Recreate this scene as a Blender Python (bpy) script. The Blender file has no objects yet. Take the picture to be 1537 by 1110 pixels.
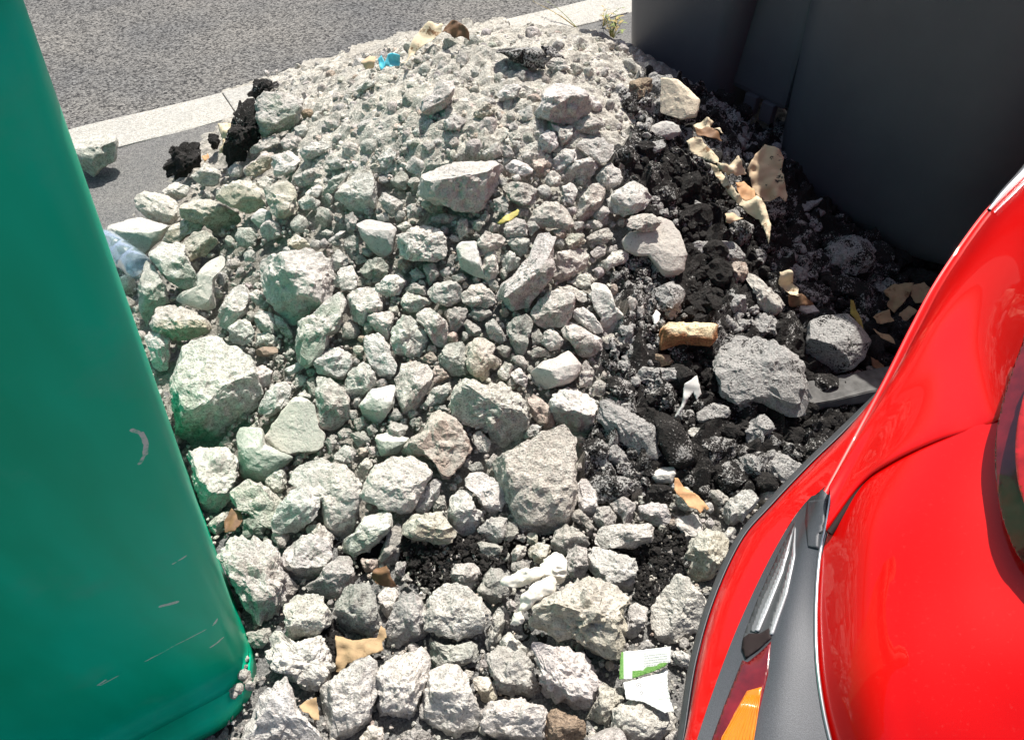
import bpy, bmesh, math, random
import numpy as np
from mathutils import Vector, geometry

random.seed(7)
RNG = np.random.default_rng(7)
SC = bpy.context.scene
COL = SC.collection
R_ = math.radians

# ------------------------------------------------------------------ camera
PW, PH, FPX = 1537.0, 1110.0, 1137.0          # photo size and focal length in photo pixels
CAM = np.array([0.0, 0.0, 1.6]); PITCH = R_(47.5)
cam_d = bpy.data.cameras.new('camera'); cam = bpy.data.objects.new('camera', cam_d); COL.objects.link(cam)
cam.location = CAM; cam.rotation_euler = (R_(90) - PITCH, 0, 0)
cam_d.sensor_fit = 'HORIZONTAL'; cam_d.sensor_width = 36; cam_d.lens = 36 * FPX / PW
cam_d.clip_start = 0.02; cam_d.clip_end = 500
SC.camera = cam

# ------------------------------------------------------------------ sky, sun, exposure
SUN = Vector((0.15, 0.50, 1.0)).normalized()
w = bpy.data.worlds.new('World'); SC.world = w; w.use_nodes = True
wn = w.node_tree; wn.nodes.clear()
sky = wn.nodes.new('ShaderNodeTexSky'); sky.sky_type = 'NISHITA'; sky.sun_disc = False; sky.dust_density = 3.0; sky.air_density = .9; sky.ozone_density = .7
sky.sun_elevation = math.asin(SUN.z); sky.sun_rotation = math.atan2(SUN.x, SUN.y)
bg = wn.nodes.new('ShaderNodeBackground'); bg.inputs['Strength'].default_value = 0.09
wo = wn.nodes.new('ShaderNodeOutputWorld')
wn.links.new(sky.outputs[0], bg.inputs[0]); wn.links.new(bg.outputs[0], wo.inputs[0])
sl = bpy.data.lights.new('sun', 'SUN'); sl.energy = 5.0; sl.angle = R_(0.53); sl.color = (1, .955, .88)
so = bpy.data.objects.new('sun', sl); COL.objects.link(so)
so.rotation_euler = SUN.to_track_quat('Z', 'Y').to_euler(); so.location = SUN * 20
SC.view_settings.view_transform = 'Standard'; SC.view_settings.look = 'None'
SC.view_settings.exposure = 0.55; SC.view_settings.gamma = 1.0
SC.view_settings.use_curve_mapping = False

# ------------------------------------------------------------------ pixel <-> world
FW = np.array([0, math.cos(PITCH), -math.sin(PITCH)]); UP = np.array([0, math.sin(PITCH), math.cos(PITCH)])
RT = np.array([1.0, 0, 0])
def rays(p):
    p = np.atleast_2d(np.asarray(p, float))
    return ((p[:, :1] - PW / 2) / FPX) * RT + ((PH / 2 - p[:, 1:2]) / FPX) * UP + FW
def at_z(px, py, z=0.0):
    d = rays([(px, py)])[0]
    return CAM + d * ((z - CAM[2]) / d[2])
def project(P):
    v = np.asarray(P) - CAM; dd = v @ FW
    return np.stack([PW / 2 + FPX * (v @ RT) / dd, PH / 2 - FPX * (v @ UP) / dd], -1)

# ------------------------------------------------------------------ noise in numpy
def _h(i, j, k, s):
    n = (i * 374761393 + j * 668265263 + k * 1274126177 + s * 974634777) & 0xffffffff
    n = ((n ^ (n >> 13)) * 1274126177) & 0xffffffff
    return ((n ^ (n >> 16)) & 0xffff) / 65535.0 * 2 - 1
def vnoise(p, s=0):
    i = np.floor(p).astype(np.int64); f = p - i; w_ = f * f * f * (f * (f * 6 - 15) + 10)
    x, y, z = w_[:, 0], w_[:, 1], w_[:, 2]; r = 0
    for a in (0, 1):
        for b in (0, 1):
            for c in (0, 1):
                r = r + _h(i[:, 0] + a, i[:, 1] + b, i[:, 2] + c, s) * (x if a else 1 - x) * (y if b else 1 - y) * (z if c else 1 - z)
    return r
def fbm(p, s=0, octv=3, gain=.5):
    r = 0; a = 1.0
    for o in range(octv):
        r = r + a * vnoise(p * 2.0 ** o + 17.3 * o, s + o); a *= gain
    return r

# ------------------------------------------------------------------ heap surface
HC = (0.0, 2.28); HR = (1.36, 1.48); HH = 0.60
def _heap_raw(x, y):
    r = np.sqrt(((x - HC[0]) / HR[0]) ** 2 + ((y - HC[1]) / HR[1]) ** 2)
    r1 = np.minimum(r, 1.0); z = HH * (.5 * .5 * (1 + np.cos(np.pi * r1)) + .5 * (np.sqrt((1 - r1) ** 2 + .0) - .10 * np.exp(-(r1 / .16) ** 2)))
    p = np.stack([x, y, 0 * x], -1).reshape(-1, 3)
    return z + (fbm(p * 3.0, 5, 2) * .03).reshape(x.shape) * np.clip(1.25 - r, 0, 1) + .012
_gx, _gy = np.meshgrid(np.arange(-3, 3.01, .02), np.arange(-1, 6.01, .02)); _HG = _heap_raw(_gx, _gy)
def heap_z(x, y):
    x = np.asarray(x, float); y = np.asarray(y, float)
    u = np.clip((x + 3) / .02, 0, _HG.shape[1] - 1.001); v = np.clip((y + 1) / .02, 0, _HG.shape[0] - 1.001)
    i = u.astype(int); j = v.astype(int); u = u - i; v = v - j
    return (_HG[j, i] * (1 - u) + _HG[j, i + 1] * u) * (1 - v) + (_HG[j + 1, i] * (1 - u) + _HG[j + 1, i + 1] * u) * v
def on_heap(p, lift=0.0):
    """where the view ray of a photo pixel meets the heap (or the flat ground), raised by lift"""
    d = rays(p); n = len(d)
    t0 = (0.80 - CAM[2]) / d[:, 2]; t1 = (-0.02 - CAM[2]) / d[:, 2]
    best = t1.copy(); done = np.zeros(n, bool)
    for k in range(171):
        t = t0 + (t1 - t0) * k / 170.0
        q = CAM + d * t[:, None]
        hit = (q[:, 2] <= heap_z(q[:, 0], q[:, 1]) + lift) & ~done
        best[hit] = t[hit]; done |= hit
    return CAM + d * best[:, None]

def on_heap1(c, lift=0.0):
    """the same for one pixel"""
    d = rays([c])[0]; t = np.linspace((0.80 - CAM[2]) / d[2], (-0.02 - CAM[2]) / d[2], 400); q = CAM + d * t[:, None]
    k = np.nonzero(q[:, 2] <= heap_z(q[:, 0], q[:, 1]) + lift)[0]
    return q[k[0]] if len(k) else q[-1]

# ------------------------------------------------------------------ objects
def tag(o, label=None, cat=None, group=None, kind=None):
    if label: o['label'] = label
    if cat: o['category'] = cat; o['kind'] = 'thing'
    if group: o['group'] = group
    if kind: o['kind'] = kind
    return o
def link(name, me, mat=None, parent=None):
    o = bpy.data.objects.new(name, me); COL.objects.link(o)
    if mat is not None and me is not None and not me.materials: me.materials.append(mat)
    if parent is not None: o.parent = parent; o.matrix_parent_inverse = parent.matrix_basis.inverted()
    return o
def empty(name, loc=(0, 0, 0), rz=0):
    o = bpy.data.objects.new(name, None); COL.objects.link(o)
    o.location = loc; o.rotation_euler = (0, 0, rz); o.empty_display_size = .1
    return o
def mesh_np(name, v, f, smooth=False, tint=None):
    """mesh from numpy verts and triangles (or quads) in one go"""
    v = np.asarray(v, np.float32); f = np.asarray(f, np.int32); k = f.shape[1]
    me = bpy.data.meshes.new(name)
    me.vertices.add(len(v)); me.vertices.foreach_set('co', v.ravel())
    me.loops.add(f.size); me.loops.foreach_set('vertex_index', f.ravel())
    me.polygons.add(len(f)); me.polygons.foreach_set('loop_start', np.arange(0, f.size, k, dtype=np.int32))
    me.polygons.foreach_set('use_smooth', np.full(len(f), smooth))
    if tint is not None:
        a = me.color_attributes.new('tint', 'FLOAT_COLOR', 'POINT')
        c = np.ones((len(v), 4), np.float32); c[:, :tint.shape[1]] = tint
        a.data.foreach_set('color', c.ravel())
    me.update(); me.validate()
    return me
def centred(name, v, f, mat, parent=None, smooth=False, tint=None):
    c = v.mean(0) if parent is None else np.zeros(3)
    o = link(name, mesh_np(name, v - c, f, smooth, tint), mat, parent)
    if parent is None: o.location = c
    else: o.matrix_parent_inverse = parent.matrix_basis.inverted()
    return o

# ------------------------------------------------------------------ materials
def mat(name):
    m = bpy.data.materials.new(name); m.use_nodes = True
    nt = m.node_tree; b = nt.nodes['Principled BSDF']
    return m, nt, b
def N(nt, t, **kw):
    n = nt.nodes.new(t)
    for k, v in kw.items():
        if k in n.inputs: n.inputs[k].default_value = v
        else: setattr(n, k, v)
    return n
def L(nt, a, b): nt.links.new(a, b)
def math_(nt, op, a, b=None, c=None, clamp=False):
    n = nt.nodes.new('ShaderNodeMath'); n.operation = op; n.use_clamp = clamp
    for i, x in enumerate((a, b, c)):
        if x is None: continue
        if isinstance(x, (int, float)): n.inputs[i].default_value = x
        else: L(nt, x, n.inputs[i])
    return n.outputs[0]
def ramp(nt, fac, stops):
    n = nt.nodes.new('ShaderNodeValToRGB'); L(nt, fac, n.inputs[0]); e = n.color_ramp.elements
    for i, (p, c) in enumerate(stops):
        q = e[i] if i < 2 else e.new(p)
        q.position = p; q.color = (*c, 1) if len(c) == 3 else c
    return n.outputs[0]
def mix(nt, fac, a, b, typ='MIX'):
    n = nt.nodes.new('ShaderNodeMix'); n.data_type = 'RGBA'; n.blend_type = typ
    for s, x in ((n.inputs['Factor'], fac), (n.inputs['A'], a), (n.inputs['B'], b)):
        if isinstance(x, (int, float)): s.default_value = x
        elif isinstance(x, tuple): s.default_value = (*x, 1) if len(x) == 3 else x
        else: L(nt, x, s)
    return n.outputs['Result']
def noise(nt, co, scale, detail=4, rough=.55, out=0):
    n = N(nt, 'ShaderNodeTexNoise'); n.inputs['Scale'].default_value = scale
    n.inputs['Detail'].default_value = detail; n.inputs['Roughness'].default_value = rough
    L(nt, co, n.inputs['Vector']); return n.outputs[out]
def bump(nt, bsdf, h, strength, dist):
    b = N(nt, 'ShaderNodeBump'); b.inputs['Strength'].default_value = strength; b.inputs['Distance'].default_value = dist
    L(nt, h, b.inputs['Height']); L(nt, b.outputs[0], bsdf.inputs['Normal'])
def wpos(nt): return N(nt, 'ShaderNodeNewGeometry').outputs['Position']
def simple(name, col, rough=.6, metal=0.0, var=0.0, scale=40, coat=0.0, bmp=0.0, spec=.5):
    m, nt, b = mat(name)
    b.inputs['Roughness'].default_value = rough; b.inputs['Metallic'].default_value = metal
    b.inputs['Coat Weight'].default_value = coat; b.inputs['Coat Roughness'].default_value = .06
    b.inputs['Specular IOR Level'].default_value = spec
    p = wpos(nt)
    n = noise(nt, p, scale, 5)
    c0 = tuple(max(0, x * (1 - var)) for x in col); c1 = tuple(min(1, x * (1 + var)) for x in col)
    L(nt, ramp(nt, n, [(.3, c0), (.7, c1)]), b.inputs['Base Color'])
    if bmp: bump(nt, b, n, .6, bmp)
    return m

def concrete_mat():
    m, nt, b = mat('broken_concrete')
    b.inputs['Roughness'].default_value = .95; b.inputs['Specular IOR Level'].default_value = .15
    p = wpos(nt)
    at = N(nt, 'ShaderNodeAttribute'); at.attribute_name = 'tint'
    big = noise(nt, p, 9, 4); mid = noise(nt, p, 55, 5, .6); fine = noise(nt, p, 230, 3, .65)
    vor = N(nt, 'ShaderNodeTexVoronoi'); vor.inputs['Scale'].default_value = 150; L(nt, p, vor.inputs['Vector'])
    pits = math_(nt, 'LESS_THAN', vor.outputs['Distance'], .24)
    gate = math_(nt, 'GREATER_THAN', noise(nt, p, 60, 2), .5)
    pits = math_(nt, 'MULTIPLY', pits, gate)
    c = mix(nt, at.outputs['Alpha'], at.outputs['Color'], ramp(nt, mid, [(.30, (.62, .61, .59)), (.60, (1.12, 1.12, 1.10))]), 'MULTIPLY')
    c = mix(nt, 1.0, c, ramp(nt, big, [(.3, (.90, .91, .92)), (.7, (1.07, 1.06, 1.03))]), 'MULTIPLY')
    c = mix(nt, at.outputs['Alpha'], c, ramp(nt, fine, [(.36, (.62, .61, .60)), (.54, (1.08, 1.08, 1.07))]), 'MULTIPLY')
    c = mix(nt, math_(nt, 'MULTIPLY', pits, .45), c, (.10, .098, .09))
    L(nt, c, b.inputs['Base Color'])
    h = math_(nt, 'ADD', math_(nt, 'MULTIPLY', mid, .9), math_(nt, 'MULTIPLY', fine, .55))
    h = math_(nt, 'SUBTRACT', h, math_(nt, 'MULTIPLY', pits, .35))
    bump(nt, b, math_(nt, 'MULTIPLY', h, at.outputs['Alpha']), 1.0, .010)
    return m
def char_mat():
    m, nt, b = mat('charred_ash')
    b.inputs['Roughness'].default_value = .85; b.inputs['Specular IOR Level'].default_value = .3
    p = wpos(nt)
    at = N(nt, 'ShaderNodeAttribute'); at.attribute_name = 'tint'      # alpha-free: r = how much ash lies on it
    ash = noise(nt, p, 34, 6, .72); fine = noise(nt, p, 210, 3, .7)
    sep = N(nt, 'ShaderNodeSeparateColor'); L(nt, at.outputs['Color'], sep.inputs[0])
    k = math_(nt, 'ADD', ash, math_(nt, 'MULTIPLY', math_(nt, 'SUBTRACT', fine, .5), .85))
    k = math_(nt, 'ADD', k, math_(nt, 'SUBTRACT', sep.outputs[0], .5))
    f = ramp(nt, k, [(.47, (0, 0, 0)), (.56, (1, 1, 1))])
    dark = ramp(nt, fine, [(.3, (.007, .0065, .0065)), (.75, (.042, .038, .035))])
    pale = ramp(nt, fine, [(.3, (.20, .195, .19)), (.65, (.52, .51, .49))])
    L(nt, mix(nt, f, dark, pale), b.inputs['Base Color'])
    bump(nt, b, math_(nt, 'ADD', ash, fine), 1.0, .008)
    return m
def asphalt_mat(name, lo, hi, scale=170, b_=.004):
    m, nt, b = mat(name)
    b.inputs['Roughness'].default_value = .9; b.inputs['Specular IOR Level'].default_value = .2
    p = wpos(nt)
    v = N(nt, 'ShaderNodeTexVoronoi'); v.inputs['Scale'].default_value = scale; L(nt, p, v.inputs['Vector'])
    n = noise(nt, p, scale * .8, 3, .7); big = noise(nt, p, 1.7, 5)
    sep = N(nt, 'ShaderNodeSeparateColor'); L(nt, v.outputs['Color'], sep.inputs[0])
    s = math_(nt, 'ADD', math_(nt, 'MULTIPLY', sep.outputs[0], .5), math_(nt, 'MULTIPLY', n, .5))
    c = ramp(nt, s, [(.25, lo), (.72, hi)])
    c = mix(nt, 1.0, c, ramp(nt, big, [(.3, (.74, .76, .79)), (.7, (1.14, 1.11, 1.06))]), 'MULTIPLY')
    L(nt, c, b.inputs['Base Color'])
    h = math_(nt, 'SUBTRACT', math_(nt, 'MULTIPLY', n, .8), v.outputs['Distance'])
    bump(nt, b, h, 1.0, b_)
    return m
M = {}
M['concrete'] = concrete_mat()
M['char'] = char_mat()
M['road'] = asphalt_mat('road_asphalt', (.030, .030, .032), (.25, .245, .235), 120, .006)
M['pave'] = asphalt_mat('pavement_asphalt', (.105, .105, .106), (.25, .247, .24), 260, .003)
M['kerb'] = asphalt_mat('kerb_concrete', (.34, .33, .305), (.56, .545, .505), 200, .003)

# ------------------------------------------------------------------ the setting: road, kerb, pavement
K0 = at_z(100, 196)[:2]; K1 = at_z(715, 42)[:2]           # far top edge of the kerb in the photograph
kd = (K1 - K0) / np.linalg.norm(K1 - K0); kn = np.array([kd[1], -kd[0]])   # along, and towards the camera
kang = math.atan2(kd[1], kd[0])
def kpt(a, b, z): return np.array([*(K0 + kd * a + kn * b), z])           # a along the kerb, b towards the pavement
def quad_sheet(name, pts, m, nx=1, ny=1):
    o = link(name, mesh_np(name, np.array(pts), np.array([[0, 1, 2, 3]])), m); tag(o, kind='structure'); return o
road = quad_sheet('road', [kpt(-60, -90, -.12), kpt(60, -90, -.12), kpt(60, .05, -.12), kpt(-60, .05, -.12)][::-1], M['road'])
KW = .235
pave = quad_sheet('pavement', [kpt(-60, KW - .01, -.004), kpt(60, KW - .01, -.004), kpt(60, 60, -.004), kpt(-60, 60, -.004)][::-1], M['pave'])
kerb = empty('kerb', kpt(0, 0, 0)); tag(kerb, 'pale concrete kerb between the road and the pavement', 'kerb', kind='structure')
def bevel_box(sx, sy, sz, bev, seg=2):
    bm = bmesh.new(); bmesh.ops.create_cube(bm, size=1)
    for v in bm.verts: v.co = Vector((v.co.x * sx, v.co.y * sy, v.co.z * sz))
    bmesh.ops.bevel(bm, geom=bm.edges[:], offset=bev, segments=seg, affect='EDGES', profile=.6)
    return bm
bm = bevel_box(.998, KW, .30, .008, 2)
bmesh.ops.subdivide_edges(bm, edges=[e for e in bm.edges if e.calc_length() > .15], cuts=9, use_grid_fill=True)
for v in bm.verts:
    q = v.co
    q += Vector((0, fbm(np.array([[q.x * 9, q.y * 9, q.z * 9]]), 3)[0] * .004, fbm(np.array([[q.x * 7, q.y * 7, 3.0]]), 9)[0] * .005))
km = bpy.data.meshes.new('kerb_stone'); bm.to_mesh(km); bm.free(); km.materials.append(M['kerb'])
joint_a = float(np.dot(at_z(342, 152)[:2] - K0, kd))
for i in range(-6, 12):
    o = bpy.data.objects.new('kerb_stone', km); COL.objects.link(o); o.parent = kerb
    p = kpt(joint_a + .5 + i, KW / 2, -.147 + .002 * math.sin(i * 2.1)); o.location = Vector(p) - kerb.location; o.rotation_euler = (0, 0, kang)

# ------------------------------------------------------------------ rock builder
ICO = {}
def ico(level):
    if level not in ICO:
        bm_ = bmesh.new(); bmesh.ops.create_icosphere(bm_, subdivisions=level, radius=1.0)
        v = np.array([x.co[:] for x in bm_.verts]); f = np.array([[x.index for x in q.verts] for q in bm_.faces], np.int32); bm_.free()
        ICO[level] = (v / np.linalg.norm(v, axis=1)[:, None], f)
    return ICO[level]
TILE = {'a': (100, 80, 4.0026), 'b': (400, 20, 4.0026), 'c': (680, 20, 4.0026), 'd': (190, 280, 4.0026), 'e': (480, 260, 4.0026),
        'f': (720, 260, 4.0026), 'g': (220, 500, 4.0026), 'h': (520, 500, 4.0026), 'i': (300, 700, 4.0026), 'j': (600, 700, 4.0026),
        'k': (340, 833, 4.0026), 'l': (680, 833, 4.0026), 'm': (820, 480, 4.0026), 'n': (860, 680, 5.3), 'o': (920, 150, 4.0026),
        'p': (1060, 330, 4.0026), 's': (0, 0, 1.0)}
def parse(s):
    q = s.split(); ox, oy, k = TILE[q[0]]
    return np.array([[ox + float(a) / k, oy + float(b) / k] for a, b in (x.split(',') for x in q[1:])])
def area_centroid(p):
    x, y = p[:, 0], p[:, 1]; x2, y2 = np.roll(x, -1), np.roll(y, -1); c = x * y2 - x2 * y; A = c.sum() / 2
    return abs(A), np.array([((x + x2) * c).sum() / (6 * A), ((y + y2) * c).sum() / (6 * A)])
def radial(p, c, n=180):
    """outline of the polygon as radius by angle, in photo pixels, seen from c (y up)"""
    q = (p - c) * np.array([1, -1]); q2 = np.roll(q, -1, 0)
    ang = np.linspace(0, 2 * np.pi, n, endpoint=False); d = np.stack([np.cos(ang), np.sin(ang)], -1)
    e = q2 - q; den = d[:, None, 0] * e[None, :, 1] - d[:, None, 1] * e[None, :, 0]
    den = np.where(np.abs(den) < 1e-9, 1e-9, den)
    t = (q[None, :, 0] * e[None, :, 1] - q[None, :, 1] * e[None, :, 0]) / den
    s = (q[None, :, 0] * d[:, None, 1] - q[None, :, 1] * d[:, None, 0]) / den
    t = np.where((s >= -1e-6) & (s <= 1 + 1e-6) & (t > 0), t, 0); r = t.max(1)
    r = np.where(r <= 0, np.median(r), r)
    return (np.roll(r, 1) + 2 * r + np.roll(r, -1)) / 4
TONES = {'w': (.60, .577, .555), 'g': (.49, .470, .450), 'd': (.39, .374, .356), 'p': (.57, .542, .52), 'n': (.56, .545, .52),
         'y': (.58, .548, .50), 'b': (.34, .26, .20), 's': (.53, .505, .47), 'r': (.49, .43, .39), 'x': (.44, .43, .39),
         'k': (.36, 0, 0), 'a': (.66, 0, 0), 'q': (.52, 0, 0)}
STAIN = {'p': (.50, .46, .435), 'n': (.43, .445, .395), 'r': (.43, .35, .305), 'y': (.48, .44, .36)}
UPV = np.array([0, 0, 1.0])
def facet(P, n, frac, keep=.03):
    n = n / np.linalg.norm(n); d = P @ n; lim = d.max() * frac
    ex = np.maximum(d - lim, 0)
    return P - (ex * (1 - keep))[:, None] * n
def rock_points(poly, level, seed, thick=.78, lift=0.0, smoothf=False, boxy=2.9, embed=.35, planes=None, rough=1.0, grow=1.10):
    rng = np.random.default_rng(seed)
    A, c = area_centroid(poly); rad = radial(poly, c) * grow; S, F = ico(level)
    rpx = math.sqrt(A / math.pi)
    P0 = on_heap1(c)
    dist = np.dot(P0 - CAM, FW); sc = dist / FPX; T = rpx * sc * thick
    ex = 0.0
    for _ in range(3):                                       # raise it until the near edge of its outline lies on the heap, not in it
        P0 = on_heap1(c, lift + T * embed + ex)
        ry = P0 - CAM; ry = ry / np.linalg.norm(ry); uv_ = np.array([0, 0, 1.]) - ry * ry[2]; uv_ /= np.linalg.norm(uv_)
        e_ = P0 - uv_ * rpx * sc * .85; ex += max(0.0, float(heap_z(e_[0], e_[1])) - e_[2] + .002)
    ex = min(ex, rpx * sc * .9); P0 = on_heap1(c, lift + T * embed + ex)
    dist = np.dot(P0 - CAM, FW); sc = dist / FPX; rm = rpx * sc; T = rm * thick
    ray = P0 - CAM; rl = np.linalg.norm(ray); ray = ray / rl
    s = np.hypot(S[:, 0], S[:, 1]); k = (s ** boxy + np.abs(S[:, 2]) ** boxy) ** (-1 / boxy)
    ang = np.arctan2(S[:, 1], S[:, 0]) % (2 * np.pi)
    rr = np.interp(ang, np.linspace(0, 2 * np.pi, len(rad) + 1), np.append(rad, rad[0])) * sc
    # towards the poles the outline relaxes to its mean so that no crease runs to the middle
    sk = np.clip(s * k, 0, 1); rr = rr * sk ** .7 + rr.mean() * (1 - sk ** .7)
    h = T * S[:, 2] * k
    pl = rr * s * k * (1 - h / rl)
    P = (pl * np.cos(ang))[:, None] * RT + (pl * np.sin(ang))[:, None] * UP - h[:, None] * ray
    # broken faces
    view = -ray
    if planes is None:
        top = UPV + rng.normal(0, .28, 3) * np.array([1, 1, 0]); P = facet(P, top, rng.uniform(.52, .72))
        fr = np.array([rng.normal(0, .5), -1, rng.uniform(-.3, .35)]); P = facet(P, fr, rng.uniform(.58, .78))
        nf = 10 if not smoothf else 4
        for _ in range(nf):
            n = rng.normal(0, 1, 3); n /= np.linalg.norm(n)
            lat = 1 - abs(n @ view)
            P = facet(P, n, rng.uniform(.52, .82) + .22 * lat * rng.random() ** .5 if not smoothf else rng.uniform(.8, .95))
    else:
        for n, fq in planes: P = facet(P, np.array(n, float), fq)
    nd = P / np.maximum(np.linalg.norm(P, axis=1), 1e-6)[:, None]
    W = P + P0
    amp = .35 if smoothf else 1.0
    d = fbm(W * (1.6 / rm) + seed % 97, 11, 3) * .034 * rm * amp
    d = d + fbm(W * 42, 21, 3, .6) * .0066 * amp * rough
    if level >= 4: d = d + fbm(W * 130, 31, 2, .6) * .0034 * (amp * .6 + .1) * rough
    P = P + nd * d[:, None]
    # keep the traced outline: stretch each direction until the silhouette reaches it
    qx, qy, qz = P @ RT, P @ UP, P @ ray; pf = 1 / (1 + qz / rl)
    an = np.arctan2(qy, qx) % (2 * np.pi); pr = np.hypot(qx, qy) * pf; nb = 40; bi = (an / (2 * np.pi) * nb).astype(int) % nb
    mx = np.zeros(nb); np.maximum.at(mx, bi, pr)
    tgt = np.interp((np.arange(nb) + .5) / nb * 2 * np.pi, np.linspace(0, 2 * np.pi, len(rad) + 1), np.append(rad, rad[0])) * sc / grow * 1.06
    ra = np.clip(tgt / np.maximum(mx, 1e-6), .8, 1.6); ra = (np.roll(ra, 1) + 2 * ra + np.roll(ra, -1)) / 4
    rs_ = np.interp(an, (np.arange(-1, nb + 1) + .5) / nb * 2 * np.pi, np.concatenate([ra[-1:], ra, ra[:1]]))
    wgt = np.clip(pr / np.maximum(mx[bi], 1e-6), 0, 1) ** 1.0
    k_ = 1 + (rs_ - 1) * wgt
    P = P + ((k_ - 1) * qx)[:, None] * RT + ((k_ - 1) * qy)[:, None] * UP
    return P + P0, F, P0, rm
def normals(V, F):
    a, b, c = V[F[:, 0]], V[F[:, 1]], V[F[:, 2]]; n = np.cross(b - a, c - a); o = np.zeros_like(V)
    for i in range(3): np.add.at(o, F[:, i], n)
    return o / np.maximum(np.linalg.norm(o, axis=1), 1e-12)[:, None]
def tint_for(tone, V, F, seed, amount=1.0):
    rng = np.random.default_rng(seed + 5)
    base = np.array(TONES[tone])
    if tone in 'kaq':
        t = np.tile(base, (len(V), 1)); t[:, 0] += fbm(V * 14, seed % 50, 2) * .08; return np.clip(t, 0, 1)
    base = base * rng.uniform(.9, 1.08) * (1 + rng.normal(0, .012, 3))
    t = np.tile(base, (len(V), 1))
    if tone in STAIN:
        n = normals(V, F)
        side = np.array([rng.uniform(-.2, .7), -1, -.15]); side /= np.linalg.norm(side)   # the old painted or rendered face
        mk = np.clip((n @ side + fbm(V * 22, seed % 31, 3) * .35 - .15) * 2.2, 0, 1) * amount
        t = t * (1 - mk[:, None]) + np.array(STAIN[tone]) * mk[:, None]
    return t

# ------------------------------------------------------------------ traced chunks: tile and outline, tone, options, label, short name
ROCKS = []
def R(s, tone='w', label=None, short=None, **kw): ROCKS.append(dict(poly=parse(s), tone=tone, label=label, short=short, kw=kw))
# upper left
R('a 20,520 130,485 270,480 305,540 280,640 160,740 90,690 30,640', 'n', 'pale squared concrete block lying alone on the pavement beside the green container', 'lone pavement block', planes=[((-.1, .1, 1), .5), ((.75, -.75, .1), .7), ((-.3, -1, 0), .8), ((.3, 1, .2), .8)])
R('a 1140,310 1190,250 1290,230 1390,260 1420,320 1400,400 1300,460 1180,500 1140,450', 'n', 'large rounded grey boulder with greenish front against the black asphalt clod', 'boulder by the asphalt clod', thick=.9)
R('a 1285,530 1340,480 1420,520 1390,570 1310,580', 'g')
R('a 1365,460 1420,420 1460,470 1440,510 1380,500', 'g')
R('a 1100,570 1170,520 1270,490 1285,550 1190,590 1110,610', 'g')
R('a 1060,700 1180,580 1250,610 1210,700 1150,740 1080,740', 'y')
R('a 1230,620 1330,580 1410,640 1360,720 1250,740', 'w')
R('a 740,730 840,660 930,720 900,790 800,790', 'w')
R('a 560,830 640,770 740,800 720,860 620,880', 'w')
R('a 1390,890 1440,850 1490,890 1480,930 1410,935', 'w')
R('a 1140,780 1180,730 1240,760 1210,830 1150,820', 'w')
R('a 1200,820 1330,770 1385,830 1385,960 1290,1000 1240,960 1200,880', 'y')
R('a 900,870 930,800 1040,750 1140,790 1215,870 1190,930 1080,960 960,910', 'y', 'wide grey chunk with olive underside overhanging a dark hollow', 'overhanging olive chunk')
R('b 210,600 250,570 290,590 270,620 220,630', 'b', 'small rusty brown pebble beside the rounded greenish boulder', 'rusty pebble')
R('b 670,870 740,800 790,850 740,920 690,930', 'w')
R('b 530,460 600,400 660,390 650,440 560,490', 'n')
R('b 910,560 980,490 1040,400 1120,400 1130,480 1080,560 960,620', 'p', 'grey pink-flanked chunk half buried in the dusty crest', 'half-buried crest chunk', thick=.9)
R('b 1240,620 1300,530 1390,560 1360,610 1290,650', 'y')
R('b 340,640 430,640 440,690 370,690', 'g')
R('b 350,890 420,860 480,880 470,930 390,940', 'g')
R('b 340,1080 400,980 500,950 450,1020 400,1080', 'n')
R('b 190,830 300,770 400,790 330,850 220,890', 'w')
R('b 20,880 120,830 210,880 170,960 60,980', 'w')
R('b 160,970 260,930 340,960 300,1030 190,1040', 'g')
R('b 40,1060 130,1010 180,1060 150,1105 50,1105', 'w')
R('b 230,1080 300,1020 340,1050 310,1105 240,1105', 'w')
R('b 1060,660 1130,600 1200,640 1150,700 1080,710', 'g')
R('b 840,770 900,750 930,790 880,830', 'n')
R('b 930,790 1010,770 1010,830 950,850', 'g')
R('b 1390,480 1440,420 1530,440 1510,500 1420,520', 'w')
# crest
R('c 480,610 520,560 560,440 620,390 700,400 790,460 820,500 825,590 740,640 680,665 590,660 540,640', 'p', 'white-topped concrete wedge with a flat dusky pink side near the crest', 'pink-sided wedge', planes=[((-.1, .25, 1), .42), ((.45, -1, .05), .55), ((-.9, -.6, .1), .8), ((.5, 1, .2), .85), ((1, .3, .1), .85)], thick=.85, boxy=3.2, lift=.03)
R('c 730,650 800,610 870,640 910,680 850,730 740,715', 'p')
R('c 500,780 560,700 620,720 630,800 580,840 520,830', 'w')
R('c 570,660 650,680 720,670 710,750 640,810 620,730', 'p')
R('c 310,920 370,870 470,920 480,960 420,980 330,950', 'w')
R('c 470,890 540,870 590,910 570,970 510,980', 'r', 'brick-brown stained stone among pale lumps below the pink-sided wedge', 'brick-brown stone')
R('c 600,880 670,810 740,830 740,880 680,940 620,940', 'w')
R('c 730,800 790,745 900,745 965,800 940,890 880,920 800,860', 'p')
R('c 650,950 740,890 840,860 875,910 840,970 740,985', 'w')
R('c 550,960 600,940 650,980 640,1030 580,1045', 'p')
R('c 860,980 940,890 1000,950 1010,1020 940,1060 880,1040', 'w')
R('c 260,490 330,430 400,450 380,510 290,530', 'w')
R('c 150,560 200,500 260,530 240,590 170,630', 'g')
R('c 555,310 610,265 680,280 690,340 610,360', 'w', 'small white cube-like stone at the corner of the dark asphalt slab', 'white stone at the asphalt slab')
R('c 390,590 470,560 480,620 430,655', 'w')
R('c 820,490 880,500 900,570 850,600 825,560', 'w')
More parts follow.
